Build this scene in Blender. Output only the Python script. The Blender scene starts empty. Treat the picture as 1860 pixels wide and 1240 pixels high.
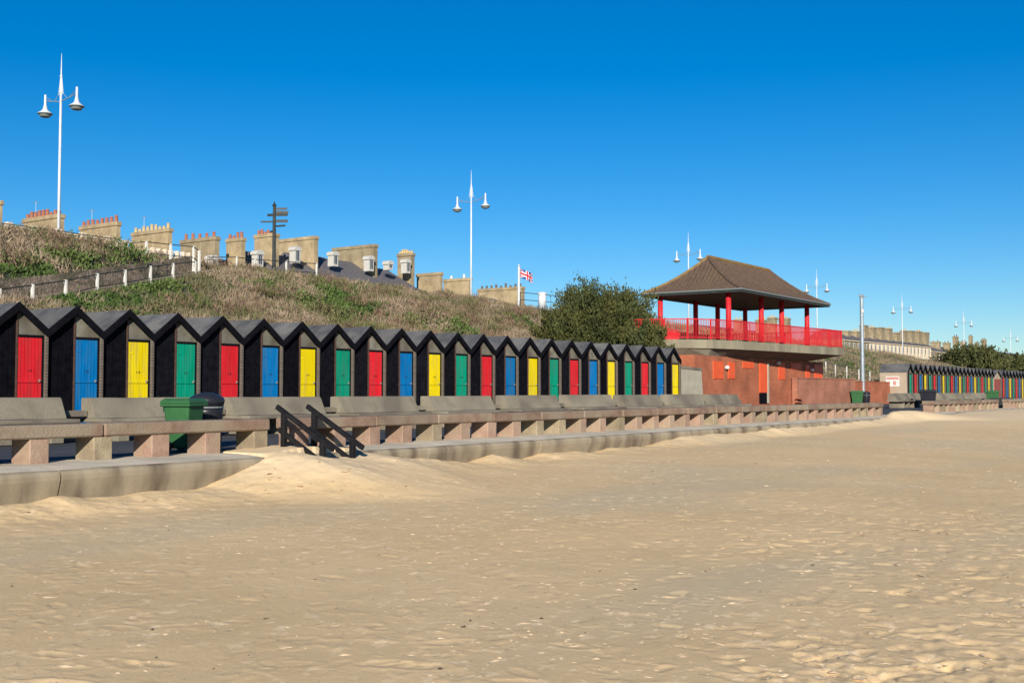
import bpy, math, random
import numpy as np
from mathutils import Vector, Matrix

random.seed(7)
rng = np.random.default_rng(11)
S = bpy.context.scene
COL = S.collection

# ------------------------------------------------------------------ camera
# World: X runs along the hut row, Y inland, Z up, promenade at z = 0, metres.
F = 2050.0                                   # focal length in photo pixels (1860 wide)
EYE = 0.95
PITCH = math.atan(90 / F)
YAW = math.atan(1448 / F * math.cos(PITCH))  # angle between view axis and the row
cam_d = bpy.data.cameras.new('camera')
cam_d.sensor_width = 36.0
cam_d.lens = 36.0 * F / 1860.0
cam_d.clip_start = 0.1
cam_d.clip_end = 3000
cam = bpy.data.objects.new('camera', cam_d)
COL.objects.link(cam)
cam.location = (0, 0, EYE)
cam.rotation_euler = (math.pi / 2 + PITCH, 0, YAW - math.pi / 2)
S.camera = cam

# ------------------------------------------------------------------ sky, sun, exposure
SUN_EL = math.radians(20.5)
LX, LY = 1.4, 1.0                           # direction the sunlight travels, in plan
SUN_AZ = math.atan2(-LX, -LY)                # compass bearing (from +Y towards +X) of the sun
W = bpy.data.worlds.new('World')
S.world = W
W.use_nodes = True
wn = W.node_tree.nodes
wl = W.node_tree.links
for n in list(wn):
    wn.remove(n)
w_out = wn.new('ShaderNodeOutputWorld')
w_bg = wn.new('ShaderNodeBackground')
w_sky = wn.new('ShaderNodeTexSky')
w_sky.sky_type = 'NISHITA'
w_sky.sun_disc = False
w_sky.sun_elevation = SUN_EL
w_sky.sun_rotation = SUN_AZ
w_sky.altitude = 0
w_sky.air_density = 1.0
w_sky.dust_density = 0.0
w_sky.ozone_density = 6.0
w_hs = wn.new('ShaderNodeHueSaturation')
w_hs.inputs['Saturation'].default_value = 1.29
w_hs.inputs['Hue'].default_value = 0.501
w_bg.inputs['Strength'].default_value = 0.071
wl.new(w_sky.outputs[0], w_hs.inputs['Color'])
wl.new(w_hs.outputs[0], w_bg.inputs[0])
wl.new(w_bg.outputs[0], w_out.inputs[0])

sun_d = bpy.data.lights.new('sun', 'SUN')
sun_d.energy = 4.6
sun_d.angle = math.radians(0.5)
sun_d.color = (1.0, 0.93, 0.82)
sun = bpy.data.objects.new('sun', sun_d)
COL.objects.link(sun)
lh = math.cos(SUN_EL) / math.hypot(LX, LY)
sun.rotation_euler = Vector((LX * lh, LY * lh, -math.sin(SUN_EL))).to_track_quat('-Z', 'Y').to_euler()
sun.location = (-20, -20, 30)

S.view_settings.view_transform = 'Standard'
S.view_settings.look = 'None'
S.view_settings.gamma = 1.0
S.view_settings.exposure = 0.62
S.view_settings.use_curve_mapping = False

# ------------------------------------------------------------------ photo pixel -> world
AX = np.array([math.cos(YAW) * math.cos(PITCH), math.sin(YAW) * math.cos(PITCH), math.sin(PITCH)])
RX = np.array([math.sin(YAW), -math.cos(YAW), 0.0])
UX = np.cross(RX, AX)
C0 = np.array([0, 0, EYE])


def ray(x, y):
    return AX * F + RX * (x - 930) + UX * (620 - y)


def PY(x, y, Y):
    d = ray(x, y)
    return C0 + d * (Y / d[1])


def PX(x, y, X):
    d = ray(x, y)
    return C0 + d * (X / d[0])


def PZ(x, y, z):
    d = ray(x, y)
    return C0 + d * ((z - EYE) / d[2])


# ------------------------------------------------------------------ numpy noise
def _hash(ix, iy, s):
    h = (ix.astype(np.int64) * 374761393 + iy.astype(np.int64) * 668265263 + s * 1274126177) & 0x7fffffff
    h = ((h ^ (h >> 13)) * 1274126177) & 0x7fffffff
    return ((h ^ (h >> 16)) & 0xffff) / 65535.0


def vnoise(x, y, s=0):
    x = np.asarray(x, float)
    y = np.asarray(y, float)
    ix = np.floor(x)
    iy = np.floor(y)
    fx = x - ix
    fy = y - iy
    fx = fx * fx * fx * (fx * (fx * 6 - 15) + 10)
    fy = fy * fy * fy * (fy * (fy * 6 - 15) + 10)
    ix = ix.astype(np.int64)
    iy = iy.astype(np.int64)
    a = _hash(ix, iy, s)
    b = _hash(ix + 1, iy, s)
    c = _hash(ix, iy + 1, s)
    d = _hash(ix + 1, iy + 1, s)
    return (a + (b - a) * fx) * (1 - fy) + (c + (d - c) * fx) * fy - 0.5


def fbm(x, y, o=4, s=0):
    t = 0
    a = 1.0
    for k in range(o):
        t = t + a * vnoise(x, y, s + k * 17)
        x = x * 2.03 + 5.1
        y = y * 2.03 + 1.7
        a *= 0.5
    return t


def sstep(a, b, x):
    t = np.clip((x - a) / (b - a), 0, 1)
    return t * t * (3 - 2 * t)


# ------------------------------------------------------------------ materials
MATS = {}


def mat(name, c1, c2=None, scale=3.0, rough=0.8, bump=0.0, bscale=40.0, detail=6, spec=0.3, metal=0.0,
        c3=None, scale3=0.6, amt3=0.6, stretch=None, kind=None, coord='Object', isl=0.0, rnd=0.0, bdist=0.02, lo=0.35, hi=0.65):
    """Noise-mixed Principled material. c3: larger stains; isl: random value per loose piece."""
    m = bpy.data.materials.new(name)
    m.use_nodes = True
    nt = m.node_tree
    N = nt.nodes
    L = nt.links
    b = N['Principled BSDF']
    b.inputs['Roughness'].default_value = rough
    b.inputs['Specular IOR Level'].default_value = spec
    b.inputs['Metallic'].default_value = metal
    tc = N.new('ShaderNodeTexCoord')
    vec = tc.outputs[coord]
    oi = None
    if rnd:
        oi = N.new('ShaderNodeObjectInfo')
        sc_ = N.new('ShaderNodeVectorMath')
        sc_.operation = 'SCALE'
        sc_.inputs[0].default_value = (13.0, 7.0, 29.0)
        L.new(oi.outputs['Random'], sc_.inputs['Scale'])
        av = N.new('ShaderNodeVectorMath')
        L.new(vec, av.inputs[0])
        L.new(sc_.outputs[0], av.inputs[1])
        vec = av.outputs[0]
    if stretch:
        mp = N.new('ShaderNodeMapping')
        mp.inputs['Scale'].default_value = stretch
        L.new(vec, mp.inputs[0])
        vec = mp.outputs[0]
    col = None
    if c2 is not None:
        nz = N.new('ShaderNodeTexNoise')
        nz.inputs['Scale'].default_value = scale
        nz.inputs['Detail'].default_value = detail
        nz.inputs['Roughness'].default_value = 0.62
        L.new(vec, nz.inputs['Vector'])
        rp = N.new('ShaderNodeValToRGB')
        rp.color_ramp.elements[0].position = lo
        rp.color_ramp.elements[1].position = hi
        rp.color_ramp.elements[0].color = (*c1, 1)
        rp.color_ramp.elements[1].color = (*c2, 1)
        L.new(nz.outputs[0], rp.inputs[0])
        col = rp.outputs[0]
    else:
        v = N.new('ShaderNodeRGB')
        v.outputs[0].default_value = (*c1, 1)
        col = v.outputs[0]
    if c3 is not None:
        nz3 = N.new('ShaderNodeTexNoise')
        nz3.inputs['Scale'].default_value = scale3
        nz3.inputs['Detail'].default_value = 5
        L.new(vec, nz3.inputs['Vector'])
        r3 = N.new('ShaderNodeValToRGB')
        r3.color_ramp.elements[0].position = 0.46
        r3.color_ramp.elements[1].position = 0.62
        r3.color_ramp.elements[0].color = (0, 0, 0, 1)
        r3.color_ramp.elements[1].color = (amt3, amt3, amt3, 1)
        L.new(nz3.outputs[0], r3.inputs[0])
        mx = N.new('ShaderNodeMix')
        mx.data_type = 'RGBA'
        L.new(r3.outputs[0], mx.inputs[0])
        L.new(col, mx.inputs[6])
        mx.inputs[7].default_value = (*c3, 1)
        col = mx.outputs[2]
    if isl:
        g = N.new('ShaderNodeNewGeometry')
        mr = N.new('ShaderNodeMapRange')
        mr.inputs[3].default_value = 1 - isl
        mr.inputs[4].default_value = 1 + isl
        L.new(g.outputs['Random Per Island'], mr.inputs[0])
        hs = N.new('ShaderNodeHueSaturation')
        L.new(mr.outputs[0], hs.inputs['Value'])
        L.new(col, hs.inputs['Color'])
        col = hs.outputs[0]
    if rnd:
        mr = N.new('ShaderNodeMapRange')
        mr.inputs[3].default_value = 1 - rnd
        mr.inputs[4].default_value = 1 + rnd
        L.new(oi.outputs['Random'], mr.inputs[0])
        hs = N.new('ShaderNodeHueSaturation')
        L.new(mr.outputs[0], hs.inputs['Value'])
        L.new(col, hs.inputs['Color'])
        col = hs.outputs[0]
    L.new(col, b.inputs['Base Color'])
    if bump:
        nb = N.new('ShaderNodeTexNoise')
        nb.inputs['Scale'].default_value = bscale
        nb.inputs['Detail'].default_value = 5
        L.new(vec, nb.inputs['Vector'])
        bp = N.new('ShaderNodeBump')
        bp.inputs['Strength'].default_value = bump
        bp.inputs['Distance'].default_value = bdist
        L.new(nb.outputs[0], bp.inputs['Height'])
        L.new(bp.outputs[0], b.inputs['Normal'])
    MATS[name] = m
    return m


def brickmat(name, c1, c2, mortar, bw=0.225, bh=0.075, rough=0.85, axis='XZ', c3=None):
    m = mat(name, c1, c2, 2.0, rough)
    nt = m.node_tree
    N = nt.nodes
    L = nt.links
    b = N['Principled BSDF']
    tc = N.new('ShaderNodeTexCoord')
    sp = N.new('ShaderNodeSeparateXYZ')
    L.new(tc.outputs['Object'], sp.inputs[0])
    ad = N.new('ShaderNodeMath')
    ad.operation = 'ADD'
    L.new(sp.outputs[0], ad.inputs[0])
    L.new(sp.outputs[1], ad.inputs[1])
    cb = N.new('ShaderNodeCombineXYZ')
    L.new(ad.outputs[0], cb.inputs[0])
    L.new(sp.outputs[2], cb.inputs[1])
    br = N.new('ShaderNodeTexBrick')
    br.inputs['Scale'].default_value = 1.0
    br.inputs['Brick Width'].default_value = bw
    br.inputs['Row Height'].default_value = bh
    br.inputs['Mortar Size'].default_value = 0.008
    br.inputs['Color1'].default_value = (*c1, 1)
    br.inputs['Color2'].default_value = (*c2, 1)
    br.inputs['Mortar'].default_value = (*mortar, 1)
    br.inputs['Bias'].default_value = 0.0
    L.new(cb.outputs[0], br.inputs[0])
    nz = N.new('ShaderNodeTexNoise')
    nz.inputs['Scale'].default_value = 0.8
    nz.inputs['Detail'].default_value = 6
    L.new(tc.outputs['Object'], nz.inputs['Vector'])
    hs = N.new('ShaderNodeHueSaturation')
    mr = N.new('ShaderNodeMapRange')
    mr.inputs[1].default_value = 0.3
    mr.inputs[2].default_value = 0.7
    mr.inputs[3].default_value = 0.72
    mr.inputs[4].default_value = 1.22
    L.new(nz.outputs[0], mr.inputs[0])
    L.new(mr.outputs[0], hs.inputs['Value'])
    L.new(br.outputs[0], hs.inputs['Color'])
    L.new(hs.outputs[0], b.inputs['Base Color'])
    bp = N.new('ShaderNodeBump')
    bp.inputs['Strength'].default_value = 0.5
    bp.inputs['Distance'].default_value = 0.01
    bp.invert = True
    L.new(br.outputs['Fac'], bp.inputs['Height'])
    L.new(bp.outputs[0], b.inputs['Normal'])
    return m


M_black = mat('black_board', (0.0035, 0.0035, 0.0055), (0.008, 0.008, 0.011), 6, 0.8, 0.15, 30, spec=0.04, rnd=0.3)
M_trim = mat('black_trim', (0.004, 0.004, 0.006), (0.008, 0.008, 0.011), 5, 0.8, 0.1, 30, spec=0.04)
M_felt = mat('roof_felt', (0.05, 0.052, 0.056), (0.085, 0.085, 0.09), 4, 0.9, 0.3, 60, c3=(0.14, 0.135, 0.125), scale3=1.2, amt3=0.6, rnd=0.18)
M_gable = mat('gable_board', (0.135, 0.125, 0.098), (0.21, 0.195, 0.152), 5, 0.85, 0.3, 40, c3=(0.085, 0.07, 0.05), scale3=2.5, amt3=0.8, rnd=0.2)
M_brownpost = mat('brown_post', (0.055, 0.03, 0.022), (0.09, 0.05, 0.035), 8, 0.7)
DOORM = {}
for (k_, a_, b_, w_) in (('red', (0.54, 0.010, 0.018), (0.66, 0.020, 0.030), (0.40, 0.03, 0.03)), ('blue', (0.0, 0.115, 0.32), (0.0, 0.15, 0.40), (0.03, 0.13, 0.27)),
                         ('yellow', (0.66, 0.50, 0.0), (0.76, 0.60, 0.003), (0.55, 0.42, 0.05)), ('green', (0.0, 0.20, 0.11), (0.0, 0.28, 0.17), (0.03, 0.18, 0.11))):
    DOORM[k_] = mat('door_' + k_, a_, b_, 3, 0.5, 0.15, 25, stretch=(2.5, 1, 0.35), rnd=0.10, c3=w_, scale3=2.6, amt3=0.7, spec=0.2)
M_brass = mat('worn_metal', (0.14, 0.13, 0.12), (0.22, 0.2, 0.18), 20, 0.5, metal=0.3)
M_number = mat('number_paint', (0.02, 0.012, 0.012), rough=0.6)
M_pier = brickmat('pier_brick', (0.105, 0.085, 0.066), (0.145, 0.115, 0.09), (0.06, 0.055, 0.05))
M_conc = mat('bench_concrete', (0.17, 0.147, 0.105), (0.245, 0.215, 0.16), 2.2, 0.9, 0.5, 35, c3=(0.115, 0.095, 0.075), scale3=1.1, amt3=0.8, detail=9, rnd=0.12)
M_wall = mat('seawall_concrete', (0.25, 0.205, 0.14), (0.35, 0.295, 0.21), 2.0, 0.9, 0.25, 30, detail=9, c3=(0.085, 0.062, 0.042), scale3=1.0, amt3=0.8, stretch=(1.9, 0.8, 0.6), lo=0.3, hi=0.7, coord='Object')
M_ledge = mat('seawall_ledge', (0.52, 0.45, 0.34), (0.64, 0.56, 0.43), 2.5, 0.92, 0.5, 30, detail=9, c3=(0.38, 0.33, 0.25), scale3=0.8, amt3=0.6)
M_rail = mat('parapet_stone', (0.155, 0.10, 0.068), (0.235, 0.16, 0.115), 4.5, 0.9, 0.6, 30, detail=9, c3=(0.25, 0.205, 0.145), scale3=1.3, amt3=0.8, rnd=0.12)
M_supA = mat('block_pink', (0.25, 0.155, 0.108), (0.34, 0.225, 0.165), 5, 0.9, 0.6, 30, detail=9, c3=(0.31, 0.24, 0.165), scale3=2.2, amt3=0.7, rnd=0.15)
M_supB = mat('block_cream', (0.255, 0.20, 0.125), (0.345, 0.28, 0.185), 5, 0.9, 0.6, 30, detail=9, c3=(0.20, 0.155, 0.105), scale3=2.2, amt3=0.7, rnd=0.15)
M_asph = mat('asphalt', (0.035, 0.038, 0.045), (0.055, 0.058, 0.066), 3, 0.85, 0.3, 120, c3=(0.09, 0.08, 0.07), scale3=0.35, amt3=0.5)
M_brick = brickmat('red_brick', (0.34, 0.088, 0.040), (0.41, 0.122, 0.058), (0.28, 0.13, 0.078))
M_brick2 = brickmat('pale_red_brick', (0.33, 0.115, 0.068), (0.40, 0.15, 0.09), (0.29, 0.17, 0.115))
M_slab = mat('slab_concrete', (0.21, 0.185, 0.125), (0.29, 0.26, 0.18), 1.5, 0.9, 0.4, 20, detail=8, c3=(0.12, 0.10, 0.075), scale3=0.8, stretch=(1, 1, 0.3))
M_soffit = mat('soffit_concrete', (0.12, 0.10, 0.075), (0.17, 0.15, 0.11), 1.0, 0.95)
M_red = mat('red_paint', (0.44, 0.014, 0.020), (0.55, 0.024, 0.030), 4, 0.55, spec=0.2)
M_orange = mat('orange_panel', (0.60, 0.075, 0.018), (0.68, 0.10, 0.03), 3, 0.5)
M_tile = mat('clay_tile', (0.070, 0.044, 0.031), (0.125, 0.082, 0.058), 7, 0.85, 0.4, 12, detail=8, c3=(0.13, 0.088, 0.045), scale3=0.7, amt3=0.3)
M_lichen = mat('lichen_ridge', (0.16, 0.10, 0.04), (0.24, 0.155, 0.055), 5, 0.9, 0.3)
M_white = mat('white_metal', (0.46, 0.49, 0.51), (0.58, 0.61, 0.63), 3, 0.4)
M_whitep = mat('white_paint', (0.52, 0.50, 0.45), (0.62, 0.60, 0.54), 6, 0.6)
M_galv = mat('galvanised', (0.20, 0.245, 0.275), (0.29, 0.33, 0.36), 5, 0.45, metal=0.2)
M_lens = mat('lamp_lens', (0.16, 0.18, 0.17), rough=0.3)
M_dkmetal = mat('dark_metal', (0.02, 0.025, 0.022), (0.035, 0.04, 0.038), 5, 0.5)
M_green = mat('bin_green', (0.022, 0.085, 0.028), (0.032, 0.11, 0.038), 3, 0.45, 0.1, 40)
M_greend = mat('bin_green_dark', (0.012, 0.06, 0.022), rough=0.5)
M_blkplastic = mat('black_plastic', (0.012, 0.013, 0.018), (0.02, 0.021, 0.027), 4, 0.35)
M_timber = mat('black_timber', (0.007, 0.007, 0.009), (0.016, 0.015, 0.016), 6, 0.75, 0.4, 25, spec=0.1)
M_housebrick = brickmat('gault_brick', (0.31, 0.23, 0.125), (0.39, 0.30, 0.175), (0.29, 0.235, 0.155))
M_housebrick2 = brickmat('weathered_brick', (0.25, 0.195, 0.11), (0.32, 0.255, 0.155), (0.21, 0.175, 0.125))
M_stucco = mat('cream_stucco', (0.56, 0.46, 0.34), (0.64, 0.54, 0.41), 1, 0.85)
M_pinkst = mat('pink_stucco', (0.50, 0.30, 0.23), (0.56, 0.36, 0.28), 1, 0.85)
M_dormer = mat('dormer_paint', (0.40, 0.39, 0.36), (0.48, 0.47, 0.43), 4, 0.7)
M_slate = mat('slate', (0.085, 0.082, 0.088), (0.14, 0.13, 0.135), 3, 0.7, 0.3, 15)
M_pot = mat('chimney_pot', (0.26, 0.085, 0.045), (0.36, 0.14, 0.075), 9, 0.8)
M_poty = mat('chimney_pot_buff', (0.40, 0.30, 0.15), (0.48, 0.37, 0.2), 9, 0.8)
M_potd = mat('chimney_pot_dark', (0.09, 0.07, 0.06), (0.14, 0.1, 0.08), 9, 0.8)
M_glass = mat('window_glass', (0.05, 0.06, 0.075), rough=0.12, spec=0.6)
M_path = mat('path_earth', (0.17, 0.125, 0.086), (0.32, 0.245, 0.175), 3.5, 0.95, 0.9, 9, detail=9, bdist=0.06, c3=(0.09, 0.085, 0.045), scale3=0.9, amt3=0.8, stretch=(1, 1, 1.6))
M_kerbst = mat('ramp_concrete', (0.30, 0.27, 0.20), (0.38, 0.35, 0.27), 2, 0.9, 0.4, 20)
M_soil = mat('bank_soil', (0.11, 0.085, 0.055), (0.16, 0.125, 0.085), 0.8, 0.95, 0.5, 8)
M_bark = mat('bark', (0.055, 0.04, 0.03), (0.09, 0.07, 0.05), 8, 0.9)
M_signw = mat('sign_white', (0.55, 0.52, 0.48), (0.68, 0.65, 0.6), 2, rough=0.5)
M_signr = mat('sign_red', (0.46, 0.20, 0.17), rough=0.6)
M_render = mat('buff_render', (0.32, 0.25, 0.18), (0.38, 0.31, 0.23), 2, 0.9)
M_redbrown = mat('kiosk_door', (0.22, 0.05, 0.035), (0.28, 0.07, 0.05), 4, 0.6)

# ------------------------------------------------------------------ mesh building


class MB:
    def __init__(s):
        s.v = []
        s.f = []

    def add(s, vs, fs):
        o = len(s.v)
        s.v.extend([tuple(map(float, v)) for v in vs])
        s.f.extend([tuple(o + i for i in f) for f in fs])
        return s

    def box(s, x0, x1, y0, y1, z0, z1, jit=0.0):
        c = [(x0, y0, z0), (x1, y0, z0), (x1, y1, z0), (x0, y1, z0), (x0, y0, z1), (x1, y0, z1), (x1, y1, z1), (x0, y1, z1)]
        if jit:
            c = [tuple(q + random.uniform(-jit, jit) for q in p) for p in c]
        return s.add(c, [(0, 3, 2, 1), (4, 5, 6, 7), (0, 1, 5, 4), (1, 2, 6, 5), (2, 3, 7, 6), (3, 0, 4, 7)])

    def cbox(s, x0, x1, y0, y1, z0, z1, b=0.02):
        """box with chamfered edges"""
        xs, ys, zs = (x0, x1), (y0, y1), (z0, z1)
        V = []
        for i in (0, 1):
            for j in (0, 1):
                for k in (0, 1):
                    sx = b if i == 0 else -b
                    sy = b if j == 0 else -b
                    sz = b if k == 0 else -b
                    V.append((xs[i], ys[j] + sy, zs[k] + sz))
                    V.append((xs[i] + sx, ys[j], zs[k] + sz))
                    V.append((xs[i] + sx, ys[j] + sy, zs[k]))

        def q(i, j, k, a):
            return (i * 4 + j * 2 + k) * 3 + a
        Fs = []
        for i in (0, 1):
            f = [q(i, 0, 0, 0), q(i, 1, 0, 0), q(i, 1, 1, 0), q(i, 0, 1, 0)]
            Fs.append(f if i else f[::-1])
        for j in (0, 1):
            f = [q(0, j, 0, 1), q(0, j, 1, 1), q(1, j, 1, 1), q(1, j, 0, 1)]
            Fs.append(f if j else f[::-1])
        for k in (0, 1):
            f = [q(0, 0, k, 2), q(1, 0, k, 2), q(1, 1, k, 2), q(0, 1, k, 2)]
            Fs.append(f if k else f[::-1])
        for j in (0, 1):
            for k in (0, 1):
                f = [q(0, j, k, 1), q(1, j, k, 1), q(1, j, k, 2), q(0, j, k, 2)]
                Fs.append(f if (j == k) else f[::-1])
        for i in (0, 1):
            for k in (0, 1):
                f = [q(i, 0, k, 0), q(i, 0, k, 2), q(i, 1, k, 2), q(i, 1, k, 0)]
                Fs.append(f)
        for i in (0, 1):
            for j in (0, 1):
                f = [q(i, j, 0, 0), q(i, j, 1, 0), q(i, j, 1, 1), q(i, j, 0, 1)]
                Fs.append(f)
        for i in (0, 1):
            for j in (0, 1):
                for k in (0, 1):
                    Fs.append((q(i, j, k, 0), q(i, j, k, 1), q(i, j, k, 2)))
        return s.add(V, Fs)

    def prism(s, poly, a0, a1, axis='X'):
        """extrude a 2-D outline; axis X: poly is (y,z); axis Y: poly is (x,z); axis Z: poly is (x,y)"""
        n = len(poly)

        def mk(a, p):
            return (a, p[0], p[1]) if axis == 'X' else ((p[0], a, p[1]) if axis == 'Y' else (p[0], p[1], a))
        V = [mk(a0, p) for p in poly] + [mk(a1, p) for p in poly]
        Fs = [tuple(range(n)), tuple(range(2 * n - 1, n - 1, -1))]
        for i in range(n):
            j = (i + 1) % n
            Fs.append((i, i + n, j + n, j))
        return s.add(V, Fs)

    def tube(s, p, q, r0, r1=None, n=8, cap=True):
        r1 = r0 if r1 is None else r1
        p = Vector(p)
        q = Vector(q)
        d = (q - p).normalized()
        e = d.orthogonal().normalized()
        g = d.cross(e)
        V = []
        for (c, r) in ((p, r0), (q, r1)):
            for i in range(n):
                t = 2 * math.pi * i / n
                V.append(c + (e * math.cos(t) + g * math.sin(t)) * r)
        Fs = [(i, (i + 1) % n, (i + 1) % n + n, i + n) for i in range(n)]
        if cap:
            Fs += [tuple(range(n))[::-1], tuple(range(n, 2 * n))]
        return s.add(V, Fs)

    def bar(s, p, q, w, h):
        """rectangular beam from p to q, w wide across (horizontally), h deep"""
        p = Vector(p)
        q = Vector(q)
        d = (q - p).normalized()
        side = d.cross(Vector((0, 0, 1)))
        side = Vector((1, 0, 0)) if side.length < 1e-4 else side.normalized()
        up = side.cross(d).normalized()
        V = []
        for c in (p, q):
            for (a, b) in ((-1, -1), (1, -1), (1, 1), (-1, 1)):
                V.append(c + side * a * w / 2 + up * b * h / 2)
        return s.add(V, [(0, 1, 2, 3), (7, 6, 5, 4), (0, 4, 5, 1), (1, 5, 6, 2), (2, 6, 7, 3), (3, 7, 4, 0)])

    def lathe(s, prof, c=(0, 0, 0), n=16):
        V = []
        m = len(prof)
        for (r, z) in prof:
            for i in range(n):
                t = 2 * math.pi * i / n
                V.append((c[0] + r * math.cos(t), c[1] + r * math.sin(t), c[2] + z))
        Fs = []
        for k in range(m - 1):
            for i in range(n):
                j = (i + 1) % n
                Fs.append((k * n + i, k * n + j, (k + 1) * n + j, (k + 1) * n + i))
        Fs.append(tuple(range(n))[::-1])
        Fs.append(tuple(range((m - 1) * n, m * n)))
        return s.add(V, Fs)

    def build(s, name, m, parent=None, smooth=False, fix=True):
        me = bpy.data.meshes.new(name)
        me.from_pydata(s.v, [], s.f)
        ms = m if isinstance(m, (list, tuple)) else [m]
        for k in ms:
            me.materials.append(k)
        if fix:
            import bmesh
            bm = bmesh.new()
            bm.from_mesh(me)
            bmesh.ops.recalc_face_normals(bm, faces=bm.faces)
            bm.to_mesh(me)
            bm.free()
        if smooth:
            me.polygons.foreach_set('use_smooth', [True] * len(me.polygons))
        me.update()
        o = bpy.data.objects.new(name, me)
        COL.objects.link(o)
        if parent:
            o.parent = parent
        return o


def tag(o, label=None, cat=None, group=None, kind=None):
    if label:
        o['label'] = label
    if cat:
        o['category'] = cat
    if group:
        o['group'] = group
    if kind:
        o['kind'] = kind
    return o


def empty(name, loc=(0, 0, 0), rz=0.0):
    o = bpy.data.objects.new(name, None)
    o.empty_display_size = 0.2
    o.location = loc
    o.rotation_euler = (0, 0, rz)
    COL.objects.link(o)
    return o


def copy_tree(o, parent=None):
    c = o.copy()
    COL.objects.link(c)
    c.parent = parent
    for ch in list(o.children):
        copy_tree(ch, c)
    return c


def npmesh(name, V, Fq, m, parent=None, smooth=True):
    """fast mesh from numpy arrays; Fq is (n,3) or (n,4)"""
    me = bpy.data.meshes.new(name)
    k = Fq.shape[1]
    me.vertices.add(len(V))
    me.vertices.foreach_set('co', np.asarray(V, np.float32).ravel())
    me.loops.add(Fq.size)
    me.loops.foreach_set('vertex_index', Fq.astype(np.int32).ravel())
    me.polygons.add(len(Fq))
    me.polygons.foreach_set('loop_start', np.arange(0, Fq.size, k, dtype=np.int32))
    me.polygons.foreach_set('loop_total', np.full(len(Fq), k, dtype=np.int32))
    me.polygons.foreach_set('use_smooth', np.full(len(Fq), smooth, dtype=bool))
    for mm in (m if isinstance(m, (list, tuple)) else [m]):
        me.materials.append(mm)
    me.update(calc_edges=True)
    me.validate()
    o = bpy.data.objects.new(name, me)
    COL.objects.link(o)
    if parent:
        o.parent = parent
    return o


def gridfaces(ni, nj, wrap=False):
    i, j = np.meshgrid(np.arange(ni - 1), np.arange(nj - 1), indexing='ij')
    a = i * nj + j
    f = np.stack([a, a + nj, a + nj + 1, a + 1], -1).reshape(-1, 4)
    if wrap:
        j = np.arange(nj - 1)
        a = (ni - 1) * nj + j
        f = np.concatenate([f, np.stack([a, j, j + 1, a + 1], -1)])
    return f


ORD = ['first', 'second', 'third', 'fourth', 'fifth', 'sixth', 'seventh', 'eighth', 'ninth', 'tenth', 'eleventh', 'twelfth',
       'thirteenth', 'fourteenth', 'fifteenth', 'sixteenth', 'seventeenth', 'eighteenth', 'nineteenth', 'twentieth',
       'twenty-first', 'twenty-second', 'twenty-third', 'twenty-fourth', 'twenty-fifth', 'twenty-sixth', 'twenty-seventh',
       'twenty-eighth', 'twenty-ninth', 'thirtieth', 'thirty-first', 'thirty-second', 'thirty-third', 'thirty-fourth', 'thirty-fifth',
       'thirty-sixth', 'thirty-seventh', 'thirty-eighth', 'thirty-ninth', 'fortieth']

# shared layout numbers
HUT_Y = 24.31
HUT_D = 1.495
HUT_X0 = 14.68
RAIL_Y = 13.6
NOSE_Y = 12.76

# ================================================================== SETTING
# ------------------------------------------------------------------ sand
# height of the sand against the sea wall, read along the wall
contact = [(-40, 925), (50, 915), (90, 903), (150, 906), (230, 899), (330, 890), (372, 884), (420, 858), (470, 832), (500, 822), (590, 828),
           (660, 824), (700, 832), (760, 829), (850, 836), (885, 826), (940, 833), (1000, 822), (1060, 822), (1090, 815), (1150, 811),
           (1200, 800), (1280, 789), (1340, 786), (1400, 778), (1440, 777), (1500, 772), (1560, 765), (1600, 758), (1616, 748), (1660, 742)]
cX = []
cZ = []
for (x, y) in contact:
    p = PY(x, y, NOSE_Y + 0.1)
    cX.append(p[0])
    cZ.append(p[2])
cX = np.array(cX)
cZ = np.array(cZ)
STEP_X = PY(540, 800, 13.2)[0]
X_RAIL1 = PY(492, 780, RAIL_Y)[0]
X_RAIL2 = PY(538, 760, RAIL_Y)[0]
X_RAIL3 = PY(1605, 735, RAIL_Y)[0]
X_RAIL4 = PY(1695, 735, RAIL_Y)[0]
X_RAIL5 = PY(1815, 735, RAIL_Y)[0]


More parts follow.
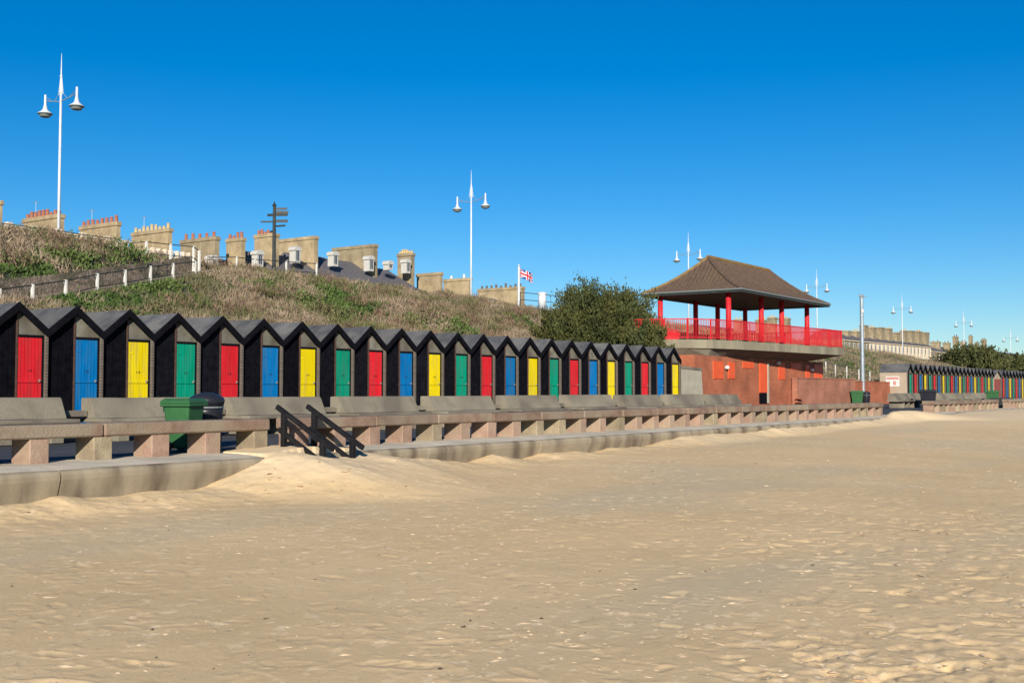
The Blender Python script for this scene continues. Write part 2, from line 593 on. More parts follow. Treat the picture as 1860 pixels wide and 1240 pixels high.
def sand_h(X, Y):
    base = -0.60 + 0.10 * fbm(X * 0.10, Y * 0.10, 3, 3) + 0.012 * np.clip(X - 40, 0, 200) * 0.5
    base = np.minimum(base, 0.0)
    zs = np.interp(X, [-20, 6, 12, 20, 30, 38, 46, 60], [-0.56, -0.56, -0.52, -0.40, -0.34, -0.26, -0.16, -0.12])
    base = base + np.maximum(zs - base, -0.05) * (1 - sstep(0.0, 10.0, NOSE_Y - Y))
    base = base + 0.012 * fbm(X * 0.55 + 9, Y * 0.55, 3, 21)
    zc = np.interp(X, cX, cZ)
    far = sstep(44.0, 50.0, X)
    zc = zc * (1 - far) + far * (-0.07 + 0.03 * vnoise(X * 0.3, X * 0 + 2.0, 5) + 0.08 * sstep(51, 54, X))
    zc = zc + (0.06 * vnoise(X * 0.9, X * 0 + 7, 8) + 0.07 * vnoise(X * 2.6, X * 0 + 3, 12)) * (1 - sstep(41, 46, X))
    d = NOSE_Y + 0.1 - Y
    wid = 0.42 + 1.0 * np.exp(-((X - STEP_X) / 2.6) ** 2) + 2.0 * far + 0.2 * vnoise(X * 0.6, X * 0, 31)
    k = 1 - sstep(0, 2.4, np.clip(d, 0, 50) / np.maximum(wid, 0.3))
    h = base + np.maximum(zc - base, 0) * k
    # behind the nose the sand stays inside the wall, except where the parapet is open
    yb = Y - (NOSE_Y + 0.1)
    over = np.exp(-((X - STEP_X) / 0.8) ** 2) * 0.07
    over2 = far * 0.03
    keepz = np.maximum(zc, -0.5)
    lip = np.where(over > 0.012, np.maximum(keepz, over), np.minimum(keepz, -0.07))
    hin = lip * (1 - sstep(0.25, 0.55, yb)) + np.where(over > 0.012, over, -0.9) * sstep(0.25, 0.55, yb)
    hin = np.where((far > 0.5) & (yb < 0.3), keepz, hin)
    h = np.where(yb > 0, hin, h)
    h = np.where(Y > 13.9, -0.9, h)
    return h


ang = np.concatenate([np.linspace(YAW - math.radians(31), YAW + math.radians(31), 520), np.linspace(YAW + math.radians(31), YAW + 2 * math.pi - math.radians(31), 70)[1:-1]])
rad = np.concatenate([np.geomspace(0.6, 5.2, 40)[:-1], np.geomspace(5.2, 48, 720)[:-1], np.geomspace(48, 900, 110)])
A_, R_ = np.meshgrid(ang, rad, indexing='ij')
SXm = R_ * np.cos(A_)
SYm = R_ * np.sin(A_)
H = sand_h(SXm, SYm)
# crust, crumbs and trampled patches
near = 1 - sstep(30, 60, R_)
tramp = sstep(-0.05, 0.35, fbm(SXm * 0.16 + 3, SYm * 0.16 + 8, 3, 40) + 0.10 * (SXm - 16) / 12.0 * (SYm < 9))
beachmask = (SYm < NOSE_Y - 0.02)
H = H + beachmask * near * (0.003 * fbm(SXm * 2.2, SYm * 2.2, 3, 50) + tramp * 0.0035 * fbm(SXm * 7.0, SYm * 7.0, 3, 60))
flake = vnoise(SXm * 6.0 + 2, SYm * 6.0, 70) + 0.6 * vnoise(SXm * 15, SYm * 15, 71)
H = H + beachmask * near * 0.004 * sstep(0.28, 0.42, flake)
drift = np.exp(-np.clip(NOSE_Y - SYm, 0, 20) / 1.6)
H = H + beachmask * near * drift * (0.022 * fbm(SXm * 4.5, SYm * 4.5, 3, 80) + 0.012 * sstep(0.1, 0.35, fbm(SXm * 9, SYm * 9, 2, 82)))
# footprints and scuffs
nA = 520
Hf = H[:nA]
view0 = ang[0]
dA = ang[1] - ang[0]


def dent(x, y, l, w, dp, rot, rim):
    r = math.hypot(x, y)
    t = math.atan2(y, x)
    i0 = int((t - view0) / dA)
    wi = int((l * 2.2 / r) / dA) + 2
    i1, i2 = max(0, i0 - wi), min(nA, i0 + wi)
    j1, j2 = np.searchsorted(rad, [r - l * 2.2, r + l * 2.2])
    if i2 <= i1 or j2 <= j1:
        return
    dx = SXm[i1:i2, j1:j2] - x
    dy = SYm[i1:i2, j1:j2] - y
    u = (dx * math.cos(rot) + dy * math.sin(rot)) / l
    v = (-dx * math.sin(rot) + dy * math.cos(rot)) / w
    q = np.sqrt(u * u + v * v)
    wob = 1 + 0.5 * vnoise(dx * 14 + x * 7, dy * 14 + y * 5, 5)
    Hf[i1:i2, j1:j2] += -dp * np.clip(1 - (q * wob) ** 3, 0, 1) + rim * wob * np.exp(-((q - 1.25) / 0.25) ** 2)


for k in range(4200):
    r = 5.5 + 34 * random.random() ** 1.6
    t = YAW - math.radians(30) + math.radians(56) * random.random()
    x, y = r * math.cos(t), r * math.sin(t)
    if y > NOSE_Y - 0.9:
        continue
    dens = 0.16 + 0.8 * sstep(0.0, 0.35, float(fbm(np.array([x * 0.16 + 3]), np.array([y * 0.16 + 8]), 3, 40)[0]) + 0.25 * (YAW - t))
    if random.random() > dens:
        continue
    s_ = random.uniform(0.7, 1.3)
    dent(x, y, 0.12 * s_, 0.055 * s_, (random.uniform(0.001, 0.006) + 0.011 * max(0, (YAW - t) * 1.6) * (r < 16)) * s_, random.uniform(0, math.pi), random.uniform(0.0005, 0.003) * s_)
for trail in range(9):                       # lines of footprints
    x, y = random.uniform(7, 18), random.uniform(-2, 9)
    a_ = random.uniform(-0.5, 1.0)
    for k in range(26):
        a_ += random.uniform(-0.07, 0.07)
        x += 0.62 * math.cos(a_)
        y += 0.62 * math.sin(a_)
        if y > NOSE_Y - 1 or y < -12:
            break
        sd = 0.1 if k % 2 else -0.1
        dent(x - sd * math.sin(a_), y + sd * math.cos(a_), 0.145, 0.06, 0.008, a_, 0.002)
H[:nA] = Hf
V = np.stack([SXm, SYm, H], -1).reshape(-1, 3)


def sand_material():
    m = bpy.data.materials.new('sand')
    m.use_nodes = True
    nt = m.node_tree
    N = nt.nodes
    L = nt.links
    b = N['Principled BSDF']
    b.inputs['Roughness'].default_value = 0.95
    b.inputs['Specular IOR Level'].default_value = 0.15
    g = N.new('ShaderNodeNewGeometry')

    def noise(sc, det, ro=0.6, st=None):
        n = N.new('ShaderNodeTexNoise')
        n.inputs['Scale'].default_value = sc
        n.inputs['Detail'].default_value = det
        n.inputs['Roughness'].default_value = ro
        v = g.outputs['Position']
        if st:
            mp = N.new('ShaderNodeMapping')
            mp.inputs['Scale'].default_value = st
            mp.inputs['Rotation'].default_value = (0, 0, -YAW + 0.35)
            L.new(v, mp.inputs[0])
            v = mp.outputs[0]
        L.new(v, n.inputs['Vector'])
        return n.outputs[0]

    def ramp(v, p0, p1, c0=(0, 0, 0), c1=(1, 1, 1)):
        r = N.new('ShaderNodeValToRGB')
        r.color_ramp.elements[0].position = p0
        r.color_ramp.elements[1].position = p1
        r.color_ramp.elements[0].color = (*c0, 1)
        r.color_ramp.elements[1].color = (*c1, 1)
        L.new(v, r.inputs[0])
        return r.outputs[0]

    def mix(f, a, c, fac=None):
        mx = N.new('ShaderNodeMix')
        mx.data_type = 'RGBA'
        L.new(f, mx.inputs[0])
        L.new(a, mx.inputs[6])
        if isinstance(c, tuple):
            mx.inputs[7].default_value = (*c, 1)
        else:
            L.new(c, mx.inputs[7])
        return mx.outputs[2]
    base = ramp(noise(0.45, 10, 0.72), 0.32, 0.68, (0.60, 0.425, 0.222), (0.71, 0.515, 0.287))
    damp = ramp(noise(0.16, 4, 0.5, (0.6, 1.6, 1)), 0.50, 0.62, (0, 0, 0), (0.75, 0.75, 0.75))
    c = mix(damp, base, (0.56, 0.44, 0.272))
    warm = ramp(noise(0.22, 4), 0.52, 0.66, (0, 0, 0), (0.5, 0.5, 0.5))
    c = mix(warm, c, (0.62, 0.435, 0.215))
    fl = ramp(noise(5.0, 4, 0.65, (1, 1.3, 1)), 0.57, 0.64, (0, 0, 0), (0.9, 0.9, 0.9))
    pm = N.new('ShaderNodeMath')
    pm.operation = 'MULTIPLY'
    L.new(fl, pm.inputs[0])
    L.new(ramp(noise(0.7, 4), 0.44, 0.60), pm.inputs[1])
    c = mix(pm.outputs[0], c, (0.84, 0.63, 0.38))
    sp = ramp(noise(11, 4, 0.7), 0.62, 0.70, (0, 0, 0), (0.75, 0.75, 0.75))
    c = mix(sp, c, (0.36, 0.265, 0.16))
    # drier pale sand where it has blown against the wall
    sy = N.new('ShaderNodeSeparateXYZ')
    L.new(g.outputs['Position'], sy.inputs[0])
    mz = N.new('ShaderNodeMapRange')
    mz.inputs[1].default_value = -0.36
    mz.inputs[2].default_value = -0.12
    L.new(sy.outputs[2], mz.inputs[0])
    c = mix(mz.outputs[0], c, (0.70, 0.53, 0.32))
    L.new(c, b.inputs['Base Color'])
    bp = N.new('ShaderNodeBump')
    bp.inputs['Strength'].default_value = 0.6
    bp.inputs['Distance'].default_value = 0.014
    L.new(noise(16, 8, 0.75), bp.inputs['Height'])
    L.new(bp.outputs[0], b.inputs['Normal'])
    return m


M_sand = sand_material()
o = npmesh('beach_sand', V, gridfaces(len(ang), len(rad), True), M_sand)
tag(o, 'pale gold sand of the wide trampled beach', kind='structure')

# crumbs of crusted sand and dark wrack strewn over the beach


def crumbs(name, n, m, lo, hi, flat, label, seed, power):
    r3 = np.random.default_rng(seed)
    r_ = 5.6 + 40 * r3.random(n) ** power
    t_ = YAW + np.radians(r3.uniform(-27, 27, n))
    X, Y = r_ * np.cos(t_), r_ * np.sin(t_)
    ok = (Y < NOSE_Y - 0.4) & (fbm(X * 0.45 + 1, Y * 0.45, 3, 200 + seed) + r3.normal(size=n) * 0.30 > 0.02)
    X, Y, r_ = X[ok], Y[ok], r_[ok]
    n = len(X)
    ii = np.clip(((np.arctan2(Y, X) - ang[0]) / dA).astype(int), 0, nA - 1)
    jj = np.clip(np.searchsorted(rad, r_), 0, len(rad) - 1)
    Z = H[ii, jj]
    sz = lo + (hi - lo) * r3.random(n) ** 2.5
    base = np.array([(1, 0, 0), (0.3, 0.9, 0), (-0.8, 0.6, 0), (-0.9, -0.5, 0), (0.2, -1, 0), (0.1, 0.1, 1), (0.4, -0.2, 0.8)])
    Vv = base[None] * (1 + 0.35 * r3.normal(size=(n, 7, 1)))
    a_ = r3.uniform(0, 6.3, n)
    ca, sa = np.cos(a_)[:, None], np.sin(a_)[:, None]
    st_ = r3.uniform(0.6, 1.7, n)[:, None]
    x_ = (Vv[..., 0] * st_ * ca - Vv[..., 1] * sa) * sz[:, None]
    y_ = (Vv[..., 0] * st_ * sa + Vv[..., 1] * ca) * sz[:, None]
    z_ = Vv[..., 2] * sz[:, None] * flat - 0.004
    P = np.stack([X[:, None] + x_, Y[:, None] + y_, Z[:, None] + z_], -1).reshape(-1, 3)
    tri = np.array([(0, 1, 5), (1, 2, 5), (2, 3, 5), (3, 4, 6), (4, 0, 6), (0, 5, 6), (3, 6, 5)])
    Fc = (tri[None] + 7 * np.arange(n)[:, None, None]).reshape(-1, 3)
    o_ = npmesh(name, P, Fc, m, None, False)
    tag(o_, label, kind='stuff')


M_crumb = mat('sand_crumb', (0.58, 0.42, 0.25), (0.68, 0.51, 0.32), 1.0, 0.95, isl=0.12)
M_wrack = mat('wrack', (0.04, 0.03, 0.02), (0.09, 0.065, 0.04), 3, 0.9, isl=0.4)
crumbs('sand_crumbs', 42000, M_crumb, 0.008, 0.045, 0.17, 'small pale lumps of crusted sand strewn over the beach', 1, 1.5)
crumbs('dark_wrack', 900, M_wrack, 0.007, 0.026, 0.45, 'tiny dark scraps of weed and stone on the beach', 2, 1.3)

# ------------------------------------------------------------------ promenade
b = MB()
b.box(-60, 420, 14.0, 27.2, -0.8, 0.0)
tag(b.build('promenade', M_asph), 'dark asphalt promenade between parapet and huts', kind='structure')

# ------------------------------------------------------------------ hill
CRX = np.array([-60, 20, 60, 93, 126, 160, 194, 230, 420])
CRZ = np.array([7.1, 7.0, 6.6, 6.2, 5.75, 5.3, 4.9, 4.4, 4.0])
PA = PY(-130, 560, 31.0)
path_pts = [(PA[0], 31.0, PA[2])]
for (x, y, Y) in ((0, 538, 33.2), (60, 541, 33.6), (120, 534, 34.5), (177, 526, 35.4), (228, 517, 36.3), (274, 510, 37.3), (315, 503, 38.3), (355, 496, 39.4), (400, 488, 40.8)):
    q = PY(x, y, Y)
    path_pts.append((q[0], Y, q[2]))
path_pts = np.array(path_pts)


def hill_h(X, Y):
    zc = np.interp(X, CRX, CRZ)
    u = np.clip((Y - 26.7) / (43.5 - 26.7), 0, 1)
    prof = 0.62 * u + 0.38 * (u * u * (3 - 2 * u))
    z = 1.35 + (zc - 1.35) * prof
    bump = 0.75 * fbm(X * 0.16, Y * 0.22, 4, 90) * np.sin(np.pi * np.clip(u, 0.02, 1)) + 0.18 * fbm(X * 0.7, Y * 0.7, 3, 95) * (u < 1)
    z = z + bump
    z = z + 0.5 * np.exp(-((X - 22) / 12) ** 2) * np.exp(-((Y - 41.5) / 2.0) ** 2)   # hump left of the lamp
    # cut the ramp into the slope
    px_ = path_pts[:, 0]
    inr = sstep(px_[0] - 1, px_[0] + 2, X) * (1 - sstep(px_[-1] - 1, px_[-1] + 2.0, X))
    py_ = np.interp(X, px_, path_pts[:, 1])
    pz_ = np.interp(X, px_, path_pts[:, 2])
    dlt = Y - py_
    w = inr * np.exp(-(np.clip(np.abs(dlt - 0.9) - 1.0, 0, 9) / 0.8) ** 2)
    z = z * (1 - w) + (pz_ - 0.10) * w
    # level ground under the pavilion
    pv = sstep(52, 56, X) * (1 - sstep(72, 76, X)) * (1 - sstep(34, 40, Y))
    z = z * (1 - pv) + pv * np.minimum(z, 3.3)
    return z


gx = np.concatenate([np.arange(-60, 8, 4.0), np.arange(8, 80, 0.35), np.arange(80, 240, 1.2), np.arange(240, 430, 12)])
gy = np.concatenate([np.arange(26.6, 46, 0.3), np.arange(46, 60, 2.0), np.geomspace(60, 900, 14)])
GX, GY = np.meshgrid(gx, gy, indexing='ij')
GZ = hill_h(GX, GY)
V = np.stack([GX, GY, GZ], -1).reshape(-1, 3)
M_turf = mat('rough_turf', (0.10, 0.082, 0.05), (0.155, 0.125, 0.08), 0.7, 0.95, 0.6, 6, detail=8, c3=(0.055, 0.085, 0.022), scale3=0.16, amt3=0.9, coord='Object')
tag(npmesh('grassy_bank', V, gridfaces(len(gx), len(gy)), M_turf), 'scrubby bank rising behind the beach huts', kind='structure')

# ramp surface
b = MB()
for i in range(len(path_pts) - 1):
    p, q = path_pts[i], path_pts[i + 1]
    b.add([(p[0], p[1], p[2]), (q[0], q[1], q[2]), (q[0], q[1] + 1.9, q[2] + 0.02), (p[0], p[1] + 1.9, p[2] + 0.02),
           (p[0], p[1], p[2] - 0.3), (q[0], q[1], q[2] - 0.3), (p[0], p[1] + 2.15, p[2] + 0.72), (q[0], q[1] + 2.15, q[2] + 0.72), (p[0], p[1] + 3.2, p[2] + 0.70), (q[0], q[1] + 3.2, q[2] + 0.70)], [(0, 1, 2, 3), (4, 5, 1, 0), (3, 2, 7, 6), (6, 7, 9, 8)])
tag(b.build('ramp_path', M_path, fix=False), 'brown earth path climbing the bank', kind='structure')
# upper promenade as a strip that follows the crest
b = MB()
for i in range(len(CRX) - 1):
    b.add([(CRX[i], 44.2, CRZ[i] + 0.05), (CRX[i + 1], 44.2, CRZ[i + 1] + 0.05), (CRX[i + 1], 52, CRZ[i + 1] + 0.05), (CRX[i], 52, CRZ[i] + 0.05)], [(0, 1, 2, 3)])
tag(b.build('upper_promenade', M_asph, fix=False), 'clifftop promenade behind the bank', kind='structure')

# ================================================================== SEA WALL
sw = empty('sea_wall', (0, NOSE_Y, 0))
prof = [(14.02, -1.2), (14.02, 0.004), (13.35, 0.0), (12.96, -0.02), (12.85, -0.032), (12.79, -0.055), (12.762, -0.10), (12.765, -0.16), (12.79, -0.24), (12.82, -0.33), (12.845, -0.42), (12.85, -0.47), (12.81, -0.475), (12.81, -1.2)]
prof = [(y - NOSE_Y, z) for (y, z) in prof]
JX = PY(112, 860, NOSE_Y)[0]
pan = []
x = JX - 3.6 * 4
while x < 70:
    pan.append((x, x + 3.6))
    x += 3.6
for (a_, c_) in pan:
    b = MB()
    n = 8
    xs = [a_ + 0.012 + (c_ - a_ - 0.024) * i / n for i in range(n + 1)]
    vs = []
    off = random.uniform(-0.012, 0.012)
    for xx in xs:
        e = 0.015 if xx in (xs[0], xs[-1]) else 0.0
        for (y, z) in prof:
            vs.append((xx, y + off + (e if y < 0.2 else 0), z + random.uniform(-0.002, 0.002) - (e * 0.6 if z > -0.05 else 0)))
    m_ = len(prof)
    fs = []
    for i in range(n):
        for j in range(m_ - 1):
            fs.append((i * m_ + j, (i + 1) * m_ + j, (i + 1) * m_ + j + 1, i * m_ + j + 1))
    fs += [tuple(range(m_)), tuple(range(n * m_, n * m_ + m_))]
    b.add(vs, fs)
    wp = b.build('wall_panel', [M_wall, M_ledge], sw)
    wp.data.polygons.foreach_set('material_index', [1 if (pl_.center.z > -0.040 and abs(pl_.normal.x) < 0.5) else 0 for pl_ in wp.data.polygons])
tag(sw, 'weathered concrete sea wall with rounded nose above the sand', 'sea wall')

# ================================================================== PARAPET (low rail on blocks)


def parapet(x0, x1, label, chamfer_end=False, group='low stone parapets on the sea wall'):
    e = empty('low_parapet', (x0, RAIL_Y, 0))
    L_ = x1 - x0
    n = max(2, round(L_ / 0.862))
    sp = (L_ - 0.36) / (n - 1) if n > 1 else 1
    cnt = 0
    for i in range(n):
        c = 0.18 + i * sp
        w = random.uniform(0.275, 0.315)
        b = MB()
        b.cbox(c - w / 2, c + w / 2, 0.03, 0.46, -0.02, 0.322, 0.012)
        b.build('support_block', random.choice([M_supA, M_supA, M_supB]) if L_ > 6 and not chamfer_end else (M_supA, M_supB)[(i % 3 == 0) or i == n - 1], e)
    # coping slabs, butt-jointed over every second block
    i = 0
    while i < n - 1:
        k = min(i + 2, n - 1)
        if n - 1 - k == 1:
            k = n - 1
        a_ = 0.0 if i == 0 else 0.18 + i * sp
        c_ = L_ if k == n - 1 else 0.18 + k * sp
        b = MB()
        dz = random.uniform(-0.006, 0.006)
        b.cbox(a_ + 0.006, c_ - 0.006, random.uniform(-0.012, 0.012), 0.50, 0.324 + dz, 0.505 + dz, 0.022)
        b.build('coping_slab', M_rail, e)
        i = k
    tag(e, label, 'parapet', group)
    return e


parapet(X_RAIL1 - 0.36 - 0.862 * 10, X_RAIL1, 'low stone parapet on blocks left of the beach steps', True)
parapet(X_RAIL2, X_RAIL3, 'long low stone parapet on blocks right of the beach steps')
parapet(X_RAIL4, X_RAIL5, 'far short parapet on blocks in front of the distant huts')
parapet(X_RAIL5 + 3, X_RAIL5 + 26, 'most distant low parapet at the right edge')

# ================================================================== BEACH HUTS
HALF = HUT_D / 2
SL = (3.0 - 2.405) / HALF
hut_mesh = {}


def hut_proto(color):
    e = empty('beach_hut')
    zr = 2.955

    def rz(x):
        return zr - SL * abs(x)
    b = MB()                                     # main shell
    b.prism([(-HALF + 0.036, 0.0), (HALF - 0.036, 0.0), (HALF - 0.036, rz(HALF) - 0.02), (0, zr - 0.02), (-HALF + 0.036, rz(HALF) - 0.02)], 0.13, 2.0, 'Y')
    b.build('wall', M_black, e)
    b = MB()                                     # vertical boarding, left half
    xb = -HALF + 0.045
    k = 0
    while xb < -0.02:
        x1 = min(xb + 0.098, 0.012)
        pr = 0.012 if k % 2 else 0.020
        b.prism([(xb, 0.02), (x1, 0.02), (x1, rz(x1) - 0.05), (xb, rz(xb) - 0.05)], 0.13 - pr, 0.135, 'Y')
        xb = x1 + 0.010
        k += 1
    b.build('boarding', M_black, e)
    b = MB()
    b.box(0.014, 0.050, 0.08, 0.14, 0.0, rz(0.06) - 0.04)
    b.build('post', M_brownpost, e)
    # door of vertical planks with a middle rail
    b = MB()
    x0, x1, z0, z1 = 0.060, 0.668, 0.10, 2.195
    npl = 7
    pw = (x1 - x0) / npl
    for i in range(npl):
        for (za, zb) in ((z0, 1.135), (1.147, z1)):
            b.box(x0 + i * pw + 0.007, x0 + (i + 1) * pw - 0.007, 0.094, 0.13, za, zb)
    b.box(x0 + 0.002, x1 - 0.002, 0.112, 0.13, z0, z1)
    b.box(x0 + 0.004, x1 - 0.004, 0.088, 0.096, 1.15, 1.235)
    d = b.build('door', DOORM[color], e)
    b = MB()
    b.cbox(x1 - 0.075, x1 - 0.035, 0.065, 0.098, 1.16, 1.225, 0.008)
    b.tube((x1 - 0.055, 0.08, 1.195), (x1 - 0.055, 0.04, 1.195), 0.014, n=6)
    b.build('handle', M_brass, d)
    b = MB()
    for z in (0.45, 1.9):
        b.box(x0, x0 + 0.16, 0.090, 0.098, z, z + 0.035)
    b.build('hinge', DOORM[color], d)
    b = MB()                                     # frame: lintel and right jamb
    b.box(0.052, HALF - 0.038, 0.075, 0.135, 2.205, 2.262)
    b.box(0.674, HALF - 0.038, 0.08, 0.135, 0.0, 2.203)
    b.build('door_frame', M_trim, e)
    b = MB()
    b.prism([(0.052, 2.264), (HALF - 0.045, 2.264), (HALF - 0.045, rz(HALF - 0.045) - 0.04), (0.052, rz(0.05) - 0.04)], 0.100, 0.133, 'Y')
    b.build('gable_panel', M_gable, e)
    # roof slopes
    b = MB()
    for s_ in (-1, 1):
        b.prism([(0, zr + 0.042), (s_ * (HALF - 0.004), rz(HALF) + 0.042), (s_ * (HALF - 0.004), rz(HALF)), (0, zr)], -0.02, 2.12, 'Y')
    b.build('roof', M_felt, e)
    for s_ in (-1, 1):
        b = MB()
        b.prism([(0, zr + 0.055), (s_ * (HALF - 0.004), rz(HALF) + 0.055), (s_ * (HALF - 0.004), rz(HALF) - 0.145), (0, zr - 0.145)], -0.052, -0.022, 'Y')
        b.build('bargeboard', M_trim, e)
    b = MB()
    b.box(-HALF - 0.028, -HALF + 0.028, 0.0, 2.02, 0.0, 2.352)
    b.build('party_wall', M_pier, e)
    return e


protos = {c: hut_proto(c) for c in ('red', 'blue', 'yellow', 'green')}
used = set()


def place_hut(X, color, label, group, Y=HUT_Y, end=False):
    if color not in used:
        e = protos[color]
        used.add(color)
    else:
        e = copy_tree(protos[color])
    e.location = (X, Y, 0)
    e.rotation_euler = (0, 0, random.uniform(-0.004, 0.004))
    tag(e, label, 'beach hut', group)
    return e


SEQ = ['red', 'blue', 'yellow', 'green']
first_numbers = ['112', '113', '114', '115', '116', '117', '118', '119', '120', '121']
huts = []
for n in range(-1, 23):
    c = SEQ[n % 4]
    if n == -1:
        lab = 'green doored hut cut off by the left edge of the picture'
    else:
        lab = 'black gabled beach hut with %s door, %s from left in near row' % (c, ORD[n])
    huts.append(place_hut(HUT_X0 + n * HUT_D, c, lab, 'black beach huts in the near row'))
b = MB()
b.box(HALF - 0.035, HALF + 0.035, 0.0, 2.02, 0.0, 2.352)
b.build('party_wall', M_pier, huts[-1])
for n in range(0, 12):                        # painted numbers on the nearer doors
    h_ = huts[n + 1]
    door = [c for c in h_.children if c.name.startswith('door') and not c.name.startswith('door_frame')][0]
    fc = bpy.data.curves.new('door_number', 'FONT')
    fc.body = str(112 + n)
    fc.size = 0.085
    fc.align_x = 'CENTER'
    fc.extrude = 0.0015
    tmp = bpy.data.objects.new('tmp_number', fc)
    COL.objects.link(tmp)
    bpy.context.view_layer.update()
    tme = bpy.data.meshes.new_from_object(tmp.evaluated_get(bpy.context.evaluated_depsgraph_get()))
    bpy.data.objects.remove(tmp)
    tme.name = 'door_number'
    tme.materials.clear()
    tme.materials.append(M_number)
    t = bpy.data.objects.new('door_number', tme)
    COL.objects.link(t)
    t.parent = door
    t.location = (0.36, 0.089, 1.40)
    t.rotation_euler = (math.pi / 2, 0, 0)

# far row of huts
FSEQ = ['green', 'red', 'blue', 'yellow', 'green', 'red', 'blue', 'yellow', 'green', 'red', 'blue', 'yellow', 'green', 'red', 'blue', 'yellow', 'green', 'red', 'green', 'yellow', 'green']
FX0 = PY(1653.8, 690, HUT_Y + 0.10)[0] - 0.36
FX1 = PY(1802, 690, HUT_Y + 0.10)[0] - 0.36
far_d = (FX1 - FX0) / 20
for i, c in enumerate(FSEQ):
    lab = 'small %s doored hut in the distant row, %s from its left end' % (c, ORD[i])
    e = place_hut(FX0 + i * far_d, c, lab, 'black beach huts in the distant row')
    if abs(far_d - HUT_D) > 0.02:
        e.scale = (far_d / HUT_D, 1, 1)
# rendered end wall with a notice, on the first distant hut
endx = FX0 - HALF - 0.10
ew = MB()
ew.box(endx - 0.06, endx + 0.03, HUT_Y + 0.02, HUT_Y + 2.0, 0, 2.32)
o = ew.build('end_wall', M_render)
tag(o, 'buff rendered end wall of the distant hut row', 'wall')
nb = empty('notice_board', (endx - 0.07, HUT_Y + 0.9, 1.2))
b = MB()
b.box(-0.03, 0.0, -0.35, 0.65, 0.1, 0.85)
b.build('board', M_signw, nb)
b = MB()
b.box(-0.036, -0.031, -0.3, 0.6, 0.62, 0.78)
b.box(-0.036, -0.031, -0.1, 0.1, 0.2, 0.5)
b.build('red_lettering_band', M_signr, nb)
tag(nb, 'white and red notice board on the end wall of the distant huts', 'notice board')
# kiosk between the distant rows
kx = FX0 + 20 * far_d + HALF + 1.6
k_ = empty('kiosk', (kx, HUT_Y, 0))
MB().prism([(-1.45, 0), (1.45, 0), (1.45, 2.3), (0, 2.85), (-1.45, 2.3)], 0.1, 2.2, 'Y').build('wall', M_render, k_)
b = MB()
for s_ in (-1, 1):
    b.prism([(0, 2.98), (s_ * 1.6, 2.36), (s_ * 1.6, 2.30), (0, 2.9)], -0.05, 2.3, 'Y')
b.build('roof', M_felt, k_)
for s_ in (-1, 1):
    MB().box(min(s_ * 0.05, s_ * 1.2), max(s_ * 0.05, s_ * 1.2), 0.05, 0.098, 0.05, 2.1).build('door', M_redbrown, k_)
tag(k_, 'wide kiosk with red brown doors between the distant hut rows', 'kiosk')
for i in range(12):
    c = ['red', 'blue', 'yellow', 'green'][i % 4]
    lab = 'tiny %s doored hut beyond the kiosk, %s from the kiosk' % (c, ORD[i])
    place_hut(kx + 1.6 + HALF + 0.1 + i * HUT_D, c, lab, 'black beach huts beyond the kiosk')

# ================================================================== CONCRETE BENCHES
BY = 18.9
BENCH_D = 3.365
bx0 = PY(165, 722, BY)[0]


def bench_proto():
    e = empty('concrete_bench')
    ln = 2.74
    b = MB()
    # backrest: upright inland face, sea face raked
    pr = [(-0.18, 0.44), (0.30, 0.44), (0.30, 0.80), (0.275, 0.825), (0.03, 0.825), (0.0, 0.80)]
    n = 6
    vs = []
    for i in range(n + 1):
        for (y, z) in pr:
            vs.append((ln * i / n, y, z + 0.004 * math.sin(i * 2.1)))
    m_ = len(pr)
    fs = [(i * m_ + j, (i + 1) * m_ + j, (i + 1) * m_ + (j + 1) % m_, i * m_ + (j + 1) % m_) for i in range(n) for j in range(m_)]
    fs += [tuple(range(m_)), tuple(range(n * m_, (n + 1) * m_))]
    b.add(vs, fs)
    b.build('backrest', M_conc, e)
    MB().cbox(0.0, ln, -0.62, 0.36, 0.36, 0.436, 0.015).build('seat', M_conc, e)
    for xx in (0.25, ln / 2 - 0.13, ln - 0.51):
        MB().cbox(xx, xx + 0.26, -0.5, 0.3, 0.0, 0.357, 0.012).build('support', M_conc, e)
    MB().cbox(ln + 0.015, BENCH_D - 0.012, 0.08, 0.36, 0.455, 0.575, 0.012).build('link_slab', M_conc, e)
    MB().cbox(ln + 0.02, BENCH_D - 0.02, 0.27, 0.36, 0.0, 0.453, 0.008).build('link_wall', M_conc, e)
    return e


bp = bench_proto()
for i in range(-1, 9):
    e = bp if i == -1 else copy_tree(bp)
    e.location = (bx0 + i * BENCH_D, BY, random.uniform(-0.008, 0.008))
    e.rotation_euler = (0, 0, random.uniform(-0.006, 0.006))
    lab = 'grey concrete bench with raked back, %s from left along the near promenade' % ORD[i + 1]
    tag(e, lab, 'bench', 'concrete benches along the near promenade')
fbx = [PY(x, 710, BY)[0] for x in (1622, 1650)] + [PY(1704, 710, BY)[0] + k * BENCH_D for k in range(5)]
for i, x in enumerate(fbx):
    e = copy_tree(bp)
    e.location = (x, BY, 0)
    tag(e, 'small far concrete bench before the distant huts, %s from left' % ORD[i], 'bench', 'distant concrete benches')

# ================================================================== BEACH STEPS
st = empty('beach_steps', (STEP_X, 13.2, 0))


def L3(x, y, Y):
    q = PY(x, y, Y)
    return (q[0] - STEP_X, q[1] - 13.2, q[2])


